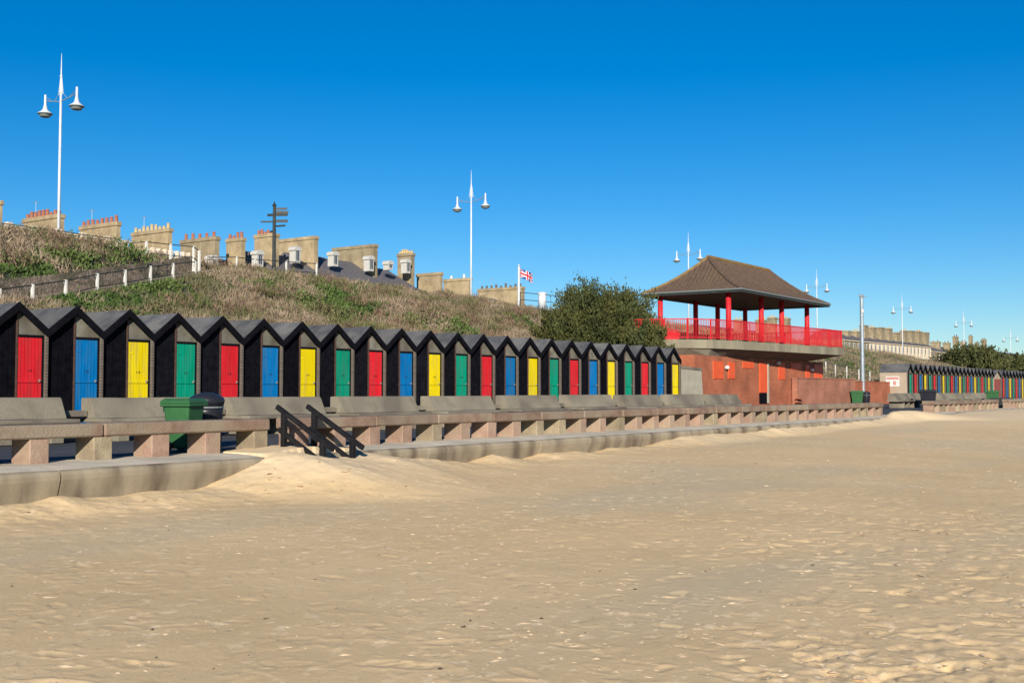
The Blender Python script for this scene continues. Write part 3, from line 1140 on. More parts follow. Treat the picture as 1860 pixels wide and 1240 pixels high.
# each side: a top handrail, mid rail and stringer falling seawards
for (xs, side) in ((PY(507, 744, 13.45)[0], 0), (PY(562, 742, 13.45)[0], 1)):
    x = xs - STEP_X
    top = Vector((x, 0.30, 0.70))
    d = Vector((0.10, -1.55, -0.86))
    MB().bar(top, top + d * 0.76, 0.05, 0.075).build('handrail', M_timber, st)
    MB().bar(top + Vector((0.0, -0.05, -0.36)), top + Vector((0, -0.05, -0.36)) + d * 0.62, 0.04, 0.075).build('mid_rail', M_timber, st)
    MB().bar(top + Vector((0, -0.08, -0.72)), top + Vector((0, -0.08, -0.72)) + d * 0.5, 0.05, 0.16).build('stringer', M_timber, st)
    for f_ in (0.10, 0.62):
        c = top + d * f_
        b = MB()
        b.cbox(c.x - 0.042, c.x + 0.042, c.y - 0.042, c.y + 0.042, -1.0, c.z - 0.02, 0.008)
        b.build('post', M_timber, st)
for k in range(4):
    y = -0.02 - k * 0.27
    z = -0.03 - k * 0.17
    MB().cbox(PY(507, 744, 13.45)[0] - STEP_X + 0.05, PY(562, 742, 13.45)[0] - STEP_X - 0.03, y - 0.13, y + 0.12, z - 0.05, z, 0.006).build('tread', M_timber, st)
tag(st, 'black timber steps with twin handrails half buried in sand', 'steps')

# ================================================================== BINS


def wheelie(loc, rz, s=1.0, ws=1.0):
    e = empty('wheelie_bin', loc, rz)
    b = MB()
    bw, bd, tw, td, h = 0.26 * s * ws, 0.26 * s * ws, 0.36 * s * ws, 0.34 * s * ws, 0.76 * s
    vs = [(-bw, -bd, 0.05), (bw, -bd, 0.05), (bw, bd, 0.05), (-bw, bd, 0.05), (-tw, -td, h), (tw, -td, h), (tw, td, h), (-tw, td, h)]
    b.add(vs, [(0, 1, 2, 3), (4, 5, 6, 7), (0, 1, 5, 4), (1, 2, 6, 5), (2, 3, 7, 6), (3, 0, 4, 7)])
    bd_ = b.build('body', M_green, e)
    mod = bd_.modifiers.new('bevel', 'BEVEL')
    mod.width = 0.035
    mod.segments = 3
    b = MB()
    b.cbox(-tw - 0.035, tw + 0.035, -td - 0.035, td + 0.035, h - 0.055, h - 0.005, 0.012)
    b.build('rim', M_green, e)
    b = MB()
    for i in range(7):
        xx = tw + 0.03
        yy = -td + 0.06 + i * (2 * td - 0.12) / 6
        b.box(tw - 0.02, xx, yy, yy + 0.02, h - 0.14, h - 0.058)
    for i in range(7):
        xx = -tw + 0.06 + i * (2 * tw - 0.12) / 6
        b.box(xx, xx + 0.02, td - 0.03, td + 0.03, h - 0.14, h - 0.058)
    b.build('rib', M_greend, e)
    b = MB()
    vs = []
    for (z, k) in ((0.0, 1.0), (0.035, 0.99), (0.075, 0.80)):
        for (sx, sy) in ((-1, -1), (1, -1), (1, 1), (-1, 1)):
            vs.append((sx * (tw + 0.03) * k, sy * (td + 0.03) * k, h + z))
    b.add(vs, [(0, 1, 5, 4), (1, 2, 6, 5), (2, 3, 7, 6), (3, 0, 4, 7), (4, 5, 9, 8), (5, 6, 10, 9), (6, 7, 11, 10), (7, 4, 8, 11), (8, 9, 10, 11), (0, 1, 2, 3)])
    b.build('lid', M_green, e)
    MB().tube((-tw * 0.8, td + 0.07, h + 0.01), (tw * 0.8, td + 0.07, h + 0.01), 0.016).build('handle', M_greend, e)
    for s_ in (-1, 1):
        MB().tube((s_ * (bw + 0.0), bd, 0.09), (s_ * (bw + 0.05), bd, 0.09), 0.09, n=14).build('wheel', M_blkplastic, e)
    return e


q = PY(334, 770, 14.62)
tag(wheelie((q[0], 14.62, 0.0), 0.35, 1.0, 0.68), 'green wheeled bin standing behind the left parapet', 'bin')
q = PY(375, 770, 15.25)
lb = empty('litter_bin', (q[0], 15.25, 0))
MB().lathe([(0.23, 0.0), (0.25, 0.03), (0.27, 0.6), (0.272, 0.66)], n=20).build('body', M_blkplastic, lb, True)
MB().lathe([(0.285, 0.662), (0.29, 0.668), (0.29, 0.682), (0.285, 0.69)], n=20).build('band', M_lens, lb)
MB().lathe([(0.275, 0.69), (0.30, 0.78), (0.285, 0.835), (0.22, 0.88), (0.12, 0.91), (0.10, 0.925), (0.02, 0.93)], n=20).build('hood', M_blkplastic, lb, True)
tag(lb, 'black domed litter bin beside the near green bin', 'litter bin')
q = PY(1557, 715, 25.1)
tag(wheelie((q[0], 25.1, 0.0), 0.3, 1.2), 'green wheeled bin at the foot of the plain grey pole', 'bin')
q = PY(1573, 715, 25.3)
lb2 = copy_tree(lb)
lb2.location = (q[0], 25.3, 0)
tag(lb2, 'dark litter bin beside the plain grey pole', 'litter bin')
q = PY(1686, 715, 17.5)
wb = wheelie((q[0], 17.5, 0.0), 0.2, 1.25)
tag(wb, 'large dark bin at the start of the distant parapet', 'bin')
for ch in wb.children:
    ch.data.materials[0] = M_blkplastic
q = PY(1803, 712, 17.5)
tag(wheelie((q[0], 17.5, 0.0), 0.2, 1.2), 'far green bin below the kiosk', 'bin')
q = PY(1820, 722, 14.6)
b = MB()
b.cbox(q[0], PY(1838, 722, 14.6)[0], 14.6, 15.3, 0.0, 0.55, 0.03)
tag(b.build('grit_box', M_dkmetal), 'dark box beside the most distant parapet', 'box')

# ================================================================== PAVILION
pv = empty('pavilion', (58, 25, 0))
OX, OY = 58.0, 25.0


def PL(p):
    return (p[0] - OX, p[1] - OY, p[2])


ZS = 3.66                                     # slab top
edge_px = [(1150, 617.5), (1169, 617), (1210, 616.3), (1253, 616), (1295, 616.8), (1332, 618.4), (1366, 620.6), (1415, 623.8), (1465, 627.4), (1533, 632)]
edge = [PZ(x, y, ZS) for (x, y) in edge_px]
edge = [(e_[0], e_[1]) for e_ in edge]
front = [(x, y) for (x, y) in edge]
BACK = 33.5
xr = front[-1][0]
xl = front[0][0]
# slab with fascia and sloping soffit
b = MB()
n = len(front)
top = [(x - OX, y - OY, ZS) for (x, y) in front]
bot = [(x - OX, y - OY + 0.0, ZS - 0.46) for (x, y) in front]
sof = [(max(min(x, xr - 1.2), xl + 1.0) - OX, 25.95 - OY if y < 25.9 else y + 0.6 - OY, ZS - 0.86) for (x, y) in front]
bk = [(x - OX, BACK - OY, ZS) for (x, y) in front]
bkb = [(x - OX, BACK - OY, ZS - 0.5) for (x, y) in front]
vs = top + bot + bk + bkb
fs = []
for i in range(n - 1):
    fs += [(i, i + 1, n + i + 1, n + i), (i, 2 * n + i, 2 * n + i + 1, i + 1), (2 * n + i, 3 * n + i, 3 * n + i + 1, 2 * n + i + 1)]
fs += [(0, n, 3 * n, 2 * n), (n - 1, 2 * n - 1, 4 * n - 1, 3 * n - 1)]
for i in range(n - 1):
    fs.append((n + i, n + i + 1, 3 * n + i + 1, 3 * n + i))
b.add(vs, fs)
b.build('balcony_slab', M_slab, pv)
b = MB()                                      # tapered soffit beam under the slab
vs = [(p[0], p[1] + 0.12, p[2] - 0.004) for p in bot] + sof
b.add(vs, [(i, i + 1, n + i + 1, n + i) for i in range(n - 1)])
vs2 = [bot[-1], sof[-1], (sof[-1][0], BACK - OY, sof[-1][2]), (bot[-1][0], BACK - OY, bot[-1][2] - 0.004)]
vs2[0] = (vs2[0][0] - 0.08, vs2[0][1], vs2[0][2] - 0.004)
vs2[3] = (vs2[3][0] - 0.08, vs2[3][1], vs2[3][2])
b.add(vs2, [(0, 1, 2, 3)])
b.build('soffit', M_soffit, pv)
# brick base
BYF = 25.9
WX0 = PY(1262, 700, BYF)[0]
WX1 = PY(1495, 690, BYF)[0]
b = MB()
b.box(WX0 - OX, WX1 - OX, BYF - OY, 33 - OY, 0, ZS - 0.84)
b.build('brick_base', M_brick, pv)


def onwall(x0, x1, y0, y1, Y, m, name, proud=0.04):
    p = PY(x0, y1, Y)
    q = PY(x1, y0, Y)
    xm = (x0 + x1) / 2
    zt = PY(xm, y0, Y)[2]
    zb = PY(xm, y1, Y)[2]
    bb = MB()
    bb.cbox(p[0] - OX, q[0] - OX, Y - proud - OY, Y + 0.05 - OY, zb, min(zt, ZS - 0.9), 0.012)
    return bb.build(name, m, pv)


for (x0, x1, y0, y1) in ((1295, 1313, 656, 688), (1322, 1334, 658, 688), (1348, 1368, 657, 669), (1414, 1425, 658, 689), (1436, 1454, 659, 671), (1463, 1470, 662, 690), (1479, 1493, 662, 691)):
    onwall(x0, x1, y0, y1, BYF, M_orange, 'painted_panel')
onwall(1379, 1392, 658, 713, BYF, M_orange, 'door', 0.06)
onwall(1392.5, 1394, 658, 732, BYF, M_kerbst, 'door_jamb', 0.10)
onwall(1379, 1392, 714, 733, BYF, M_trim, 'door_recess', 0.05)  # solid black panel; its colour stands for the shade inside the doorway hollow
for (x, y) in ((1318.5, 667), (1412, 659), (1473, 671)):
    q = PY(x, y, BYF - 0.05)
    b = MB()
    b.lathe([(0.08, 0), (0.13, 0.04), (0.13, 0.16), (0.06, 0.2)], (q[0] - OX, BYF - 0.12 - OY, q[2] - 0.1), 10)
    b.build('wall_lamp', M_signw, pv)
# columns
EZ = 6.38
CY = 26.0
cols = [PZ(x, y, ZS) for (x, y) in ((1323.5, 612), (1383, 617.5), (1420, 620.5), (1466, 626.5))]
cxs = [PY(x, 600, CY)[0] for x in (1323.5, 1383, 1420, 1466)]
CYB = 30.2
for k, x in enumerate(cxs):
    for Yc in (CY, CYB):
        b = MB()
        b.lathe([(0.15, ZS), (0.15, EZ + 0.02)], (x - OX, Yc - OY, 0), 14)
        b.build('column', M_red, pv, True)
# roof: hipped, with a slight bell-cast; eaves at Y0..Y1
rx0, rx1 = 56.9 - OX, 70.75 - OX
ry0, ry1 = 25.0 - OY, 30.85 - OY + 0.25
rm = (ry0 + ry1) / 2
ridge_z = 8.62
rdx0, rdx1 = 59.3 - OX, 68.3 - OX


def roofpt(face, u, v):
    """u along the eave 0..1, v up the slope 0..1; bell-cast profile"""
    zz = EZ + 0.10 + (ridge_z - EZ - 0.10) * (0.56 * v + 0.44 * v * v)
    if face == 'S':
        a0, a1 = Vector((rx0, ry0, 0)), Vector((rx1, ry0, 0))
        t0, t1 = Vector((rdx0, rm, 0)), Vector((rdx1, rm, 0))
    elif face == 'N':
        a0, a1 = Vector((rx1, ry1, 0)), Vector((rx0, ry1, 0))
        t0, t1 = Vector((rdx1, rm, 0)), Vector((rdx0, rm, 0))
    elif face == 'W':
        a0, a1 = Vector((rx0, ry1, 0)), Vector((rx0, ry0, 0))
        t0 = t1 = Vector((rdx0, rm, 0))
    else:
        a0, a1 = Vector((rx1, ry0, 0)), Vector((rx1, ry1, 0))
        t0 = t1 = Vector((rdx1, rm, 0))
    p = (a0 * (1 - u) + a1 * u) * (1 - v) + (t0 * (1 - u) + t1 * u) * v
    p.z = zz
    return p


TW = 0.25
rf = empty('roof')
rf.parent = pv
for face in 'SWNE':
    LN = (rx1 - rx0) if face in 'SN' else (ry1 - ry0)
    nr = 17
    ncol = int(LN / TW)
    V_ = []
    F_ = []
    sub = 4
    for r_ in range(nr):
        for e_ in (0, 1):
            v = (r_ + e_) / nr
            lift = 0.045 if e_ == 0 else 0.010
            row = []
            half = (LN / 2) * (1 - v) + ((rdx1 - rdx0) / 2 if face in 'SN' else 0.0) * v
            for i in range(ncol * sub + 1):
                s_ = (i / (ncol * sub) - 0.5) * LN       # position along the eave in metres
                sc = max(min(s_, half), -half)
                u = 0.5 + (sc / (2 * half) if half > 1e-4 else 0)
                p = roofpt(face, u, min(v, 0.999))
                ph = (i % sub) / sub
                p.z += lift + 0.030 * math.sin(2 * math.pi * ph) * (1 if abs(s_) < half else 0)
                V_.append(p)
    wrow = ncol * sub + 1
    for r_ in range(nr):
        a_ = (2 * r_) * wrow
        c_ = (2 * r_ + 1) * wrow
        for i in range(wrow - 1):
            F_.append((a_ + i, a_ + i + 1, c_ + i + 1, c_ + i))
            if r_ < nr - 1:
                d_ = (2 * r_ + 2) * wrow
                F_.append((c_ + i, c_ + i + 1, d_ + i + 1, d_ + i))
    V_ = np.array([tuple(p) for p in V_])
    F_ = np.array(F_)
    # drop degenerate pieces past the hips
    q4 = V_[F_]
    ln = np.linalg.norm(q4[:, 0] - q4[:, 1], axis=1) + np.linalg.norm(q4[:, 3] - q4[:, 2], axis=1)
    F_ = F_[ln > 1e-3]
    npmesh('tiled_slope', V_, F_, M_tile, rf, False)
b = MB()                                      # hip and ridge tiles
hips = [((rdx0, rm), (rdx1, rm))]
for k in range(int((rdx1 - rdx0) / 0.45)):
    x = rdx0 + k * 0.45
    b.tube((x, rm, ridge_z + 0.02), (x + 0.44, rm, ridge_z + 0.03), 0.13, 0.12, 8)
b.build('ridge_tiles', M_lichen, rf)
for (fc_, u) in (('S', 0.0), ('S', 1.0), ('N', 0.0), ('N', 1.0)):
    b = MB()
    for k in range(10):
        p = roofpt(fc_, u, k / 10)
        q = roofpt(fc_, u, (k + 0.98) / 10)
        b.tube((p.x, p.y, p.z + 0.03), (q.x, q.y, q.z + 0.03), 0.085, 0.08, 6)
    b.build('hip_tiles', M_lichen if u == 1.0 and fc_ == 'N' else M_tile, rf)
b = MB()                                      # fascia, gutter, soffit
b.box(rx0 + 0.03, rx1 - 0.03, ry0 + 0.03, ry1 - 0.03, EZ, EZ + 0.05)
b.build('eaves_soffit', M_brownpost, rf)
b = MB()
for (a_, c_) in (((rx0, ry0), (rx1, ry0)), ((rx0, ry1), (rx1, ry1))):
    b.box(a_[0], c_[0], a_[1] - 0.02, a_[1] + 0.02, EZ - 0.06, EZ + 0.13)
for x in (rx0, rx1):
    b.box(x - 0.02, x + 0.02, ry0 + 0.022, ry1 - 0.022, EZ - 0.06, EZ + 0.13)
b.build('fascia', M_dkmetal, rf)
b = MB()
b.tube((rx0 - 0.05, ry1, EZ + 0.10), (rx0 - 0.05, ry0 - 0.05, EZ + 0.10), 0.05, n=6)
b.tube((rx0 - 0.05, ry0 - 0.05, EZ + 0.10), (rx1 + 0.05, ry0 - 0.05, EZ + 0.10), 0.05, n=6)
b.build('gutter', M_lens, rf)
tag(pv, 'red columned shelter with brown tiled roof on a brick base', 'pavilion')
# red railing round the balcony
rl = empty('balcony_railing', (OX, OY, ZS))
pts = [Vector((x - OX, y - OY + 0.12, 0)) for (x, y) in front]
pts[-1].x -= 0.1
loop = pts + [Vector((xr - 0.1 - OX, BACK - 0.2 - OY, 0)), Vector((xl - OX, BACK - 0.2 - OY, 0))]
RH = 1.08
for i in range(len(loop) - 1):
    p, q = loop[i], loop[i + 1]
    d = (q - p).length
    MB().bar(p + Vector((0, 0, RH)), q + Vector((0, 0, RH)), 0.06, 0.05).build('top_rail', M_red, rl)
    MB().bar(p + Vector((0, 0, 0.10)), q + Vector((0, 0, 0.10)), 0.04, 0.04).build('bottom_rail', M_red, rl)
    k = max(1, round(d / 1.7))
    for j in range(k):
        c = p.lerp(q, j / k)
        MB().cbox(c.x - 0.03, c.x + 0.03, c.y - 0.03, c.y + 0.03, 0, RH + 0.04, 0.006).build('rail_post', M_red, rl)
    b = MB()
    m_ = max(2, int(d / 0.095))
    for j in range(m_):
        c = p.lerp(q, (j + 0.5) / m_)
        b.box(c.x - 0.012, c.x + 0.012, c.y - 0.012, c.y + 0.012, 0.12, RH - 0.02)
    o = b.build('balusters', M_red, rl)
    o['kind'] = 'stuff'
tag(rl, 'red metal railing round the pavilion balcony', 'railing')
# people-free bridge approach: curved red parapet behind
br = empty('curved_red_fence', (OX, OY, ZS))
for k in range(14):
    t0, t1 = k / 14, (k + 1) / 14
    f_ = lambda t: Vector((2.6 - 2.4 * math.sin(t * 1.5), 5.6 + 2.6 * t, -0.1 + 0.25 * math.sin(t * math.pi)))
    p, q = f_(t0), f_(t1)
    MB().bar(p + Vector((0, 0, 0.95)), q + Vector((0, 0, 0.95)), 0.06, 0.06).build('top_rail', M_red, br)
    MB().bar(p + Vector((0, 0, 0.45)), q + Vector((0, 0, 0.45)), 0.03, 0.82).build('infill_panel', M_red, br)
tag(br, 'curved red fence behind the pavilion balcony', 'fence')

# boundary walls by the pavilion
WY = 25.5
fx0, fx1 = PY(1448, 700, WY)[0], PY(1622, 700, WY)[0]
bwl = empty('brick_wall', (fx0, WY, 0))
zl, zr_ = PY(1460, 690, WY)[2], PY(1560, 692, WY)[2]
fxm = PY(1553, 700, WY)[0]
MB().box(0, fxm - fx0, 0, 0.33, 0, 1.72).build('wall', M_brick2, bwl)
MB().box(-0.03, fxm - fx0 + 0.0, -0.04, 0.37, 1.722, 1.79).build('coping', M_brick2, bwl)
MB().box(fxm - fx0 + 0.002, fx1 - fx0, 0.05, 0.38, 0, 1.58).build('lower_wall', M_brick, bwl)
MB().box(fxm - fx0 + 0.004, fx1 - fx0 + 0.02, 0.02, 0.42, 1.582, 1.64).build('lower_coping', M_brick, bwl)
for z in (0.25, 0.45, 0.68):
    MB().box(-0.25, 0.75 - z * 0.6, -0.32, -0.005, z - 0.2 if z > 0.3 else 0.0, z - 0.14).build('step_slab', M_brick, bwl)
tag(bwl, 'long pale red brick wall right of the pavilion', 'brick wall')
# concrete ramp wall left of brick base
rw = empty('ramp_wall', (PY(1237, 700, 25.2)[0], 25.2, 0))
ln = PY(1277, 700, 25.2)[0] - PY(1237, 700, 25.2)[0]
MB().prism([(0, 0), (ln * 1.04, 0), (ln * 0.93, 1.98), (0, 2.05)], 0, 0.3, 'Y').build('wall', M_kerbst, rw)
MB().prism([(-0.02, 2.06), (ln * 0.95, 1.985), (ln * 0.95, 2.10), (-0.02, 2.20)], -0.03, 0.33, 'Y').build('coping', M_conc, rw)
tag(rw, 'pale concrete ramp wall beside the last near hut', 'wall')

# ================================================================== POLES, LAMPS, SIGN, FLAG
pp = PY(1567, 700, 25.6)
pole = empty('plain_pole', (pp[0], 25.6, 0))
zt = PY(1565.5, 540, 25.6)[2]
MB().tube((0, 0, 0), (0, 0, zt), 0.15, 0.12, 10).build('shaft', M_galv, pole)
MB().cbox(-0.14, 0.12, -0.12, 0.14, zt, zt + 0.2, 0.02).build('cap_box', M_galv, pole)
MB().bar((0.05, 0, zt - 0.05), (0.45, -0.2, zt + 0.08), 0.06, 0.06).build('bracket', M_galv, pole)
MB().cbox(-0.13, 0.05, -0.15, 0.0, zt - 1.1, zt - 0.85, 0.02).build('junction_box', M_signw, pole)
tag(pole, 'tall plain grey pole beside the brick wall', 'pole')


def lamp_proto():
    e = empty('street_lamp')
    HT = 9.15
    MB().tube((0, 0, -1.0), (0, 0, 7.3), 0.075, 0.05, 10).build('shaft', M_white, e, True)
    b = MB()
    b.lathe([(0.058, 7.30), (0.085, 7.32), (0.085, 7.36), (0.045, 7.38), (0.042, 8.05), (0.06, 8.06), (0.06, 8.12), (0.034, 8.14), (0.022, 8.6), (0.006, HT)], n=10)
    b.build('spire', M_white, e)
    b = MB()
    for s_ in (-1, 1):
        for t in (0.5, 1.0):
            b.tube((0, s_ * 0.05, 8.02), (0, s_ * 0.17 * t, 7.25), 0.016, n=5)
    b.build('fin', M_white, e)
    for s_ in (-1, 1):
        b = MB()
        b.tube((0, 0, 6.92), (0, s_ * 1.18, 7.12), 0.022, n=6)
        b.tube((0, s_ * 0.1, 7.35), (0, s_ * 0.5, 7.0), 0.013, n=5)
        b.tube((0, s_ * 0.62, 7.03), (0, s_ * 1.15, 7.3), 0.013, n=5)
        b.build('arm', M_galv, e)
        b = MB()
        c = (0, s_ * 1.2, 0)
        b.lathe([(0.03, 7.42), (0.05, 7.40), (0.055, 6.98), (0.085, 6.86), (0.11, 6.74), (0.19, 6.65), (0.315, 6.57), (0.325, 6.55)], c, 16)
        hd = b.build('lamp_head', M_white, e, True)
        b = MB()
        b.lathe([(0.33, 6.547), (0.33, 6.51), (0.27, 6.49), (0.22, 6.39), (0.10, 6.36)], c, 16)
        b.build('lens', M_lens, hd)
    return e


lp = lamp_proto()
for i, (x, y) in enumerate(((112, 97), (856, 308), (1250, 420), (1483, 488), (1638, 533), (1750, 563), (1835, 594))):
    q = PY(x, y, 46)
    e = lp if i == 0 else copy_tree(lp)
    e.location = (q[0], 46, q[2] - 9.15)
    e.rotation_euler = (0, 0, random.uniform(-0.04, 0.04))
    lab = ['tall white twin headed lamp, nearest, at far left of the clifftop', 'white twin headed lamp between the signpost and the flag',
           'white twin headed lamp rising just left of the pavilion roof', 'white twin headed lamp behind the right end of the pavilion roof',
           'white twin headed lamp right of the plain grey pole', 'white twin headed lamp above the dark round tree', 'smallest white twin headed lamp at the right edge'][i]
    tag(e, lab, 'street lamp', 'white clifftop street lamps')

q = PY(497.5, 478, 43.6)
sg = empty('fingerpost', (q[0], 43.6, q[2] - 0.9))
zt = PY(497.5, 366, 43.6)[2] - q[2] + 0.9
MB().tube((0, 0, 0), (0, 0, zt - 0.25), 0.11, 0.08, 10).build('post', M_dkmetal, sg)
MB().lathe([(0.10, zt - 0.25), (0.12, zt - 0.2), (0.06, zt - 0.12), (0.02, zt)], n=10).build('finial', M_dkmetal, sg)


def zz(y):
    return PY(497.5, y, 43.6)[2] - q[2] + 0.9


for (y, a_, L_, h_) in ((379, -0.45, 0.66, 0.11), (384.5, -0.25, 0.72, 0.12), (390, -0.6, 0.72, 0.16), (401.5, -0.5, 0.70, 0.15), (411, -0.9, 0.70, 0.09),
                        (390, 2.3, 0.42, 0.13), (402.5, 2.6, 0.72, 0.08), (420, 2.0, 0.3, 0.10)):
    z = zz(y)
    d = Vector((math.cos(a_ - 0.5), math.sin(a_ - 0.5), 0.0))
    MB().bar(Vector((0, 0, z)) + d * 0.08, Vector((0, 0, z)) + d * L_, 0.035, h_).build('finger', M_dkmetal, sg)
tag(sg, 'black fingerpost with several pointing arms on the clifftop', 'signpost')

q = PY(942.5, 545, 44)
fl = empty('flagpole', (q[0], 44, q[2] - 0.6))
zt = PY(942.5, 484, 44)[2] - q[2] + 0.6
MB().tube((0, 0, 0), (0, 0, zt), 0.085, 0.07, 8).build('pole', M_white, fl)
MB().lathe([(0.02, zt), (0.09, zt + 0.05), (0.09, zt + 0.1), (0.02, zt + 0.14)], n=8).build('truck', M_white, fl)
tag(fl, 'short white flagpole on the clifftop', 'flagpole')
# flag: a rippling sheet with the crosses as flat print
M_fb = mat('flag_blue', (0.02, 0.035, 0.20), rough=0.8)
M_fw = mat('flag_white', (0.72, 0.72, 0.72), rough=0.8)
M_fr = mat('flag_red', (0.58, 0.02, 0.04), rough=0.8)
NW, NH = 48, 28
Wd, Hd = 1.25, 0.62
vs = []
for layer in (0, 1):
    for i in range(NW + 1):
        for j in range(NH + 1):
            u, v = i / NW, j / NH
            yy = 0.10 * math.sin(u * 8.0 + v * 0.8) * u ** 0.5 + layer * 0.012
            vs.append((0.09 + u * Wd * 0.95, -0.35 * u + yy, zt - 0.12 - v * Hd - 0.34 * u ** 1.3 + 0.05 * math.sin(u * 7 + 1) * u))
fs = []
mi = []
K = (NW + 1) * (NH + 1)
for layer in (0, 1):
    for i in range(NW):
        for j in range(NH):
            a_ = layer * K + i * (NH + 1) + j
            fs.append((a_, a_ + NH + 1, a_ + NH + 2, a_ + 1))
            u, v = ((i + 0.5) / NW) * 2 - 1, ((j + 0.5) / NH) * 2 - 1
            xx, yy = u * 2, v
            d1 = abs(yy - xx / 2)
            d2 = abs(yy + xx / 2)
            c = 0
            if min(d1, d2) < 0.20:
                c = 1
            if (d1 < 0.09 or d2 < 0.09):
                c = 2
            if abs(xx) < 0.34 or abs(yy) < 0.34:
                c = 1
            if abs(xx) < 0.20 or abs(yy) < 0.20:
                c = 2
            mi.append(c)
b = MB()
b.add(vs, fs)
fo = b.build('flag', [M_fb, M_fw, M_fr], None, True, fix=False)
fo.data.polygons.foreach_set('material_index', mi)
fo.location = (q[0], 44, q[2] - 0.6)
tag(fo, 'small red white and blue flag flying from the flagpole', 'flag')

q = PY(985, 552, 41.5)
wb_ = empty('white_bollard', (q[0], 41.5, q[2] - 0.3))
h_ = PY(985, 530, 41.5)[2] - q[2] + 0.3
MB().lathe([(0.27, 0), (0.27, h_ - 0.2), (0.24, h_ - 0.18)], n=14).build('body', M_white, wb_, True)
MB().lathe([(0.31, h_ - 0.18), (0.31, h_ - 0.06), (0.12, h_)], n=14).build('cap', M_white, wb_)
tag(wb_, 'stout white bollard on the crest left of the big bush', 'bollard')

# ------------------------------------------------------------------ railings on the bank


def railing(name, pts, h, pm, rm_, label, rails=(1.0, 0.52), pw=0.09, rr=0.022):
    e = empty(name, tuple(pts[0]))
    o0 = Vector(pts[0])
    for p in pts:
        c = Vector(p) - o0
        MB().cbox(c.x - pw / 2, c.x + pw / 2, c.y - pw / 2, c.y + pw / 2, c.z - 0.45, c.z + h, 0.008).build('post', pm, e)
    for i in range(len(pts) - 1):
        p, q_ = Vector(pts[i]) - o0, Vector(pts[i + 1]) - o0
        for f_ in rails:
            MB().tube(p + Vector((0, 0, h * f_ - 0.03)), q_ + Vector((0, 0, h * f_ - 0.03)), rr, n=6).build('rail', rm_, e)
    tag(e, label, 'railing')
    return e


pl = []
for (x, yt, Y) in ((-62, 537, 32.3), (0, 524, 33.15), (60, 516, 33.6), (120, 508, 34.5), (177.5, 496.5, 35.4), (228, 490, 36.3), (274, 483, 37.3), (315, 478, 38.3), (355, 474, 39.4)):
    p = PY(x, yt, Y)
    pl.append((p[0], Y + 0.02, p[2] - 0.95))
railing('path_railing', pl, 0.95, M_whitep, M_dkmetal, 'white posted railing along the sloping path on the bank')
cr = []
for (x, yt, Y) in ((-40, 398, 43.4), (0, 404, 43.4), (55, 411, 43.4), (110, 418.5, 43.4), (165, 427, 43.4), (218, 434, 43.4)):
    p = PY(x, yt, Y)
    cr.append((p[0], Y, p[2] - 1.1))
railing('crest_railing', cr, 1.1, M_galv, M_dkmetal, 'grey railing along the crest behind the leftmost lamp', pw=0.07)
cr = []
for (x, yt, Y) in ((237, 440, 43.0), (266, 438, 42.6), (310, 443, 42.4), (352, 447, 42.2), (362, 455, 41.4)):
    p = PY(x, yt, Y)
    cr.append((p[0], Y, p[2] - 1.05))
railing('landing_railing', cr, 1.05, M_whitep, M_dkmetal, 'white posted railing at the top landing of the sloping path', pw=0.1)
cr = []
for (x, yt, Y) in ((375, 466, 43.2), (430, 466, 43.2), (463, 470, 43.2), (520, 474, 43.2), (575, 478, 43.2)):
    p = PY(x, yt, Y)
    cr.append((p[0], Y, p[2] - 1.0))
railing('signpost_railing', cr, 1.0, M_whitep, M_dkmetal, 'low railing along the crest beside the fingerpost', pw=0.08)
cr = []
for (x, yt, Y) in ((945, 530, 43.2), (985, 534, 43.2), (1025, 538, 43.2), (1060, 542, 43.2)):
    p = PY(x, yt, Y)
    cr.append((p[0], Y, p[2] - 1.0))
railing('flag_railing', cr, 1.0, M_dkmetal, M_dkmetal, 'thin dark railing on the crest between flagpole and big bush', pw=0.05)
cr = []
for (x, yt, Y) in ((1500, 657, 30.0), (1517, 662, 29.6), (1538, 665, 29.2), (1560, 670, 28.8), (1580, 674, 28.4)):
    p = PY(x, yt, Y)
    cr.append((p[0], Y, p[2] - 1.0))
railing('slope_railing', cr, 1.0, M_whitep, M_dkmetal, 'small pale railing on the green slope right of the pavilion', pw=0.08)

bl = empty('stone_balustrade', (PY(15, 420, 45.0)[0], 45.0, 0))
bx_ = [(15, 409), (60, 415), (105, 421), (150, 428), (195, 434), (235, 440)]
for i in range(len(bx_) - 1):
    p, q = PY(bx_[i][0], bx_[i][1], 45.0), PY(bx_[i + 1][0], bx_[i + 1][1], 45.0)
    o_ = PY(15, 420, 45.0)[0]
    p_, q_ = Vector((p[0] - o_, 0, p[2])), Vector((q[0] - o_, 0, q[2]))
    MB().bar(p_, q_, 0.22, 0.10).build('coping', M_stucco, bl)
    MB().cbox(p_.x - 0.14, p_.x + 0.14, -0.14, 0.14, 6.2, p_.z + 0.12, 0.02).build('pier', M_stucco, bl)
    b = MB()
    nb_ = 9
    for k in range(1, nb_):
        c = p_.lerp(q_, k / nb_)
        b.lathe([(0.05, 6.2), (0.08, c.z - 0.6), (0.05, c.z - 0.3), (0.065, c.z - 0.055)], (c.x, 0, 0), 6)
    o_b = b.build('balusters', M_stucco, bl)
    o_b['kind'] = 'stuff'
tag(bl, 'pale stone balustrade along the crest behind the leftmost lamp', 'balustrade')
ww = empty('white_garden_wall', (PY(268, 470, 50)[0], 50.0, 6.0))
wx = PY(345, 470, 50)[0] - PY(268, 470, 50)[0]
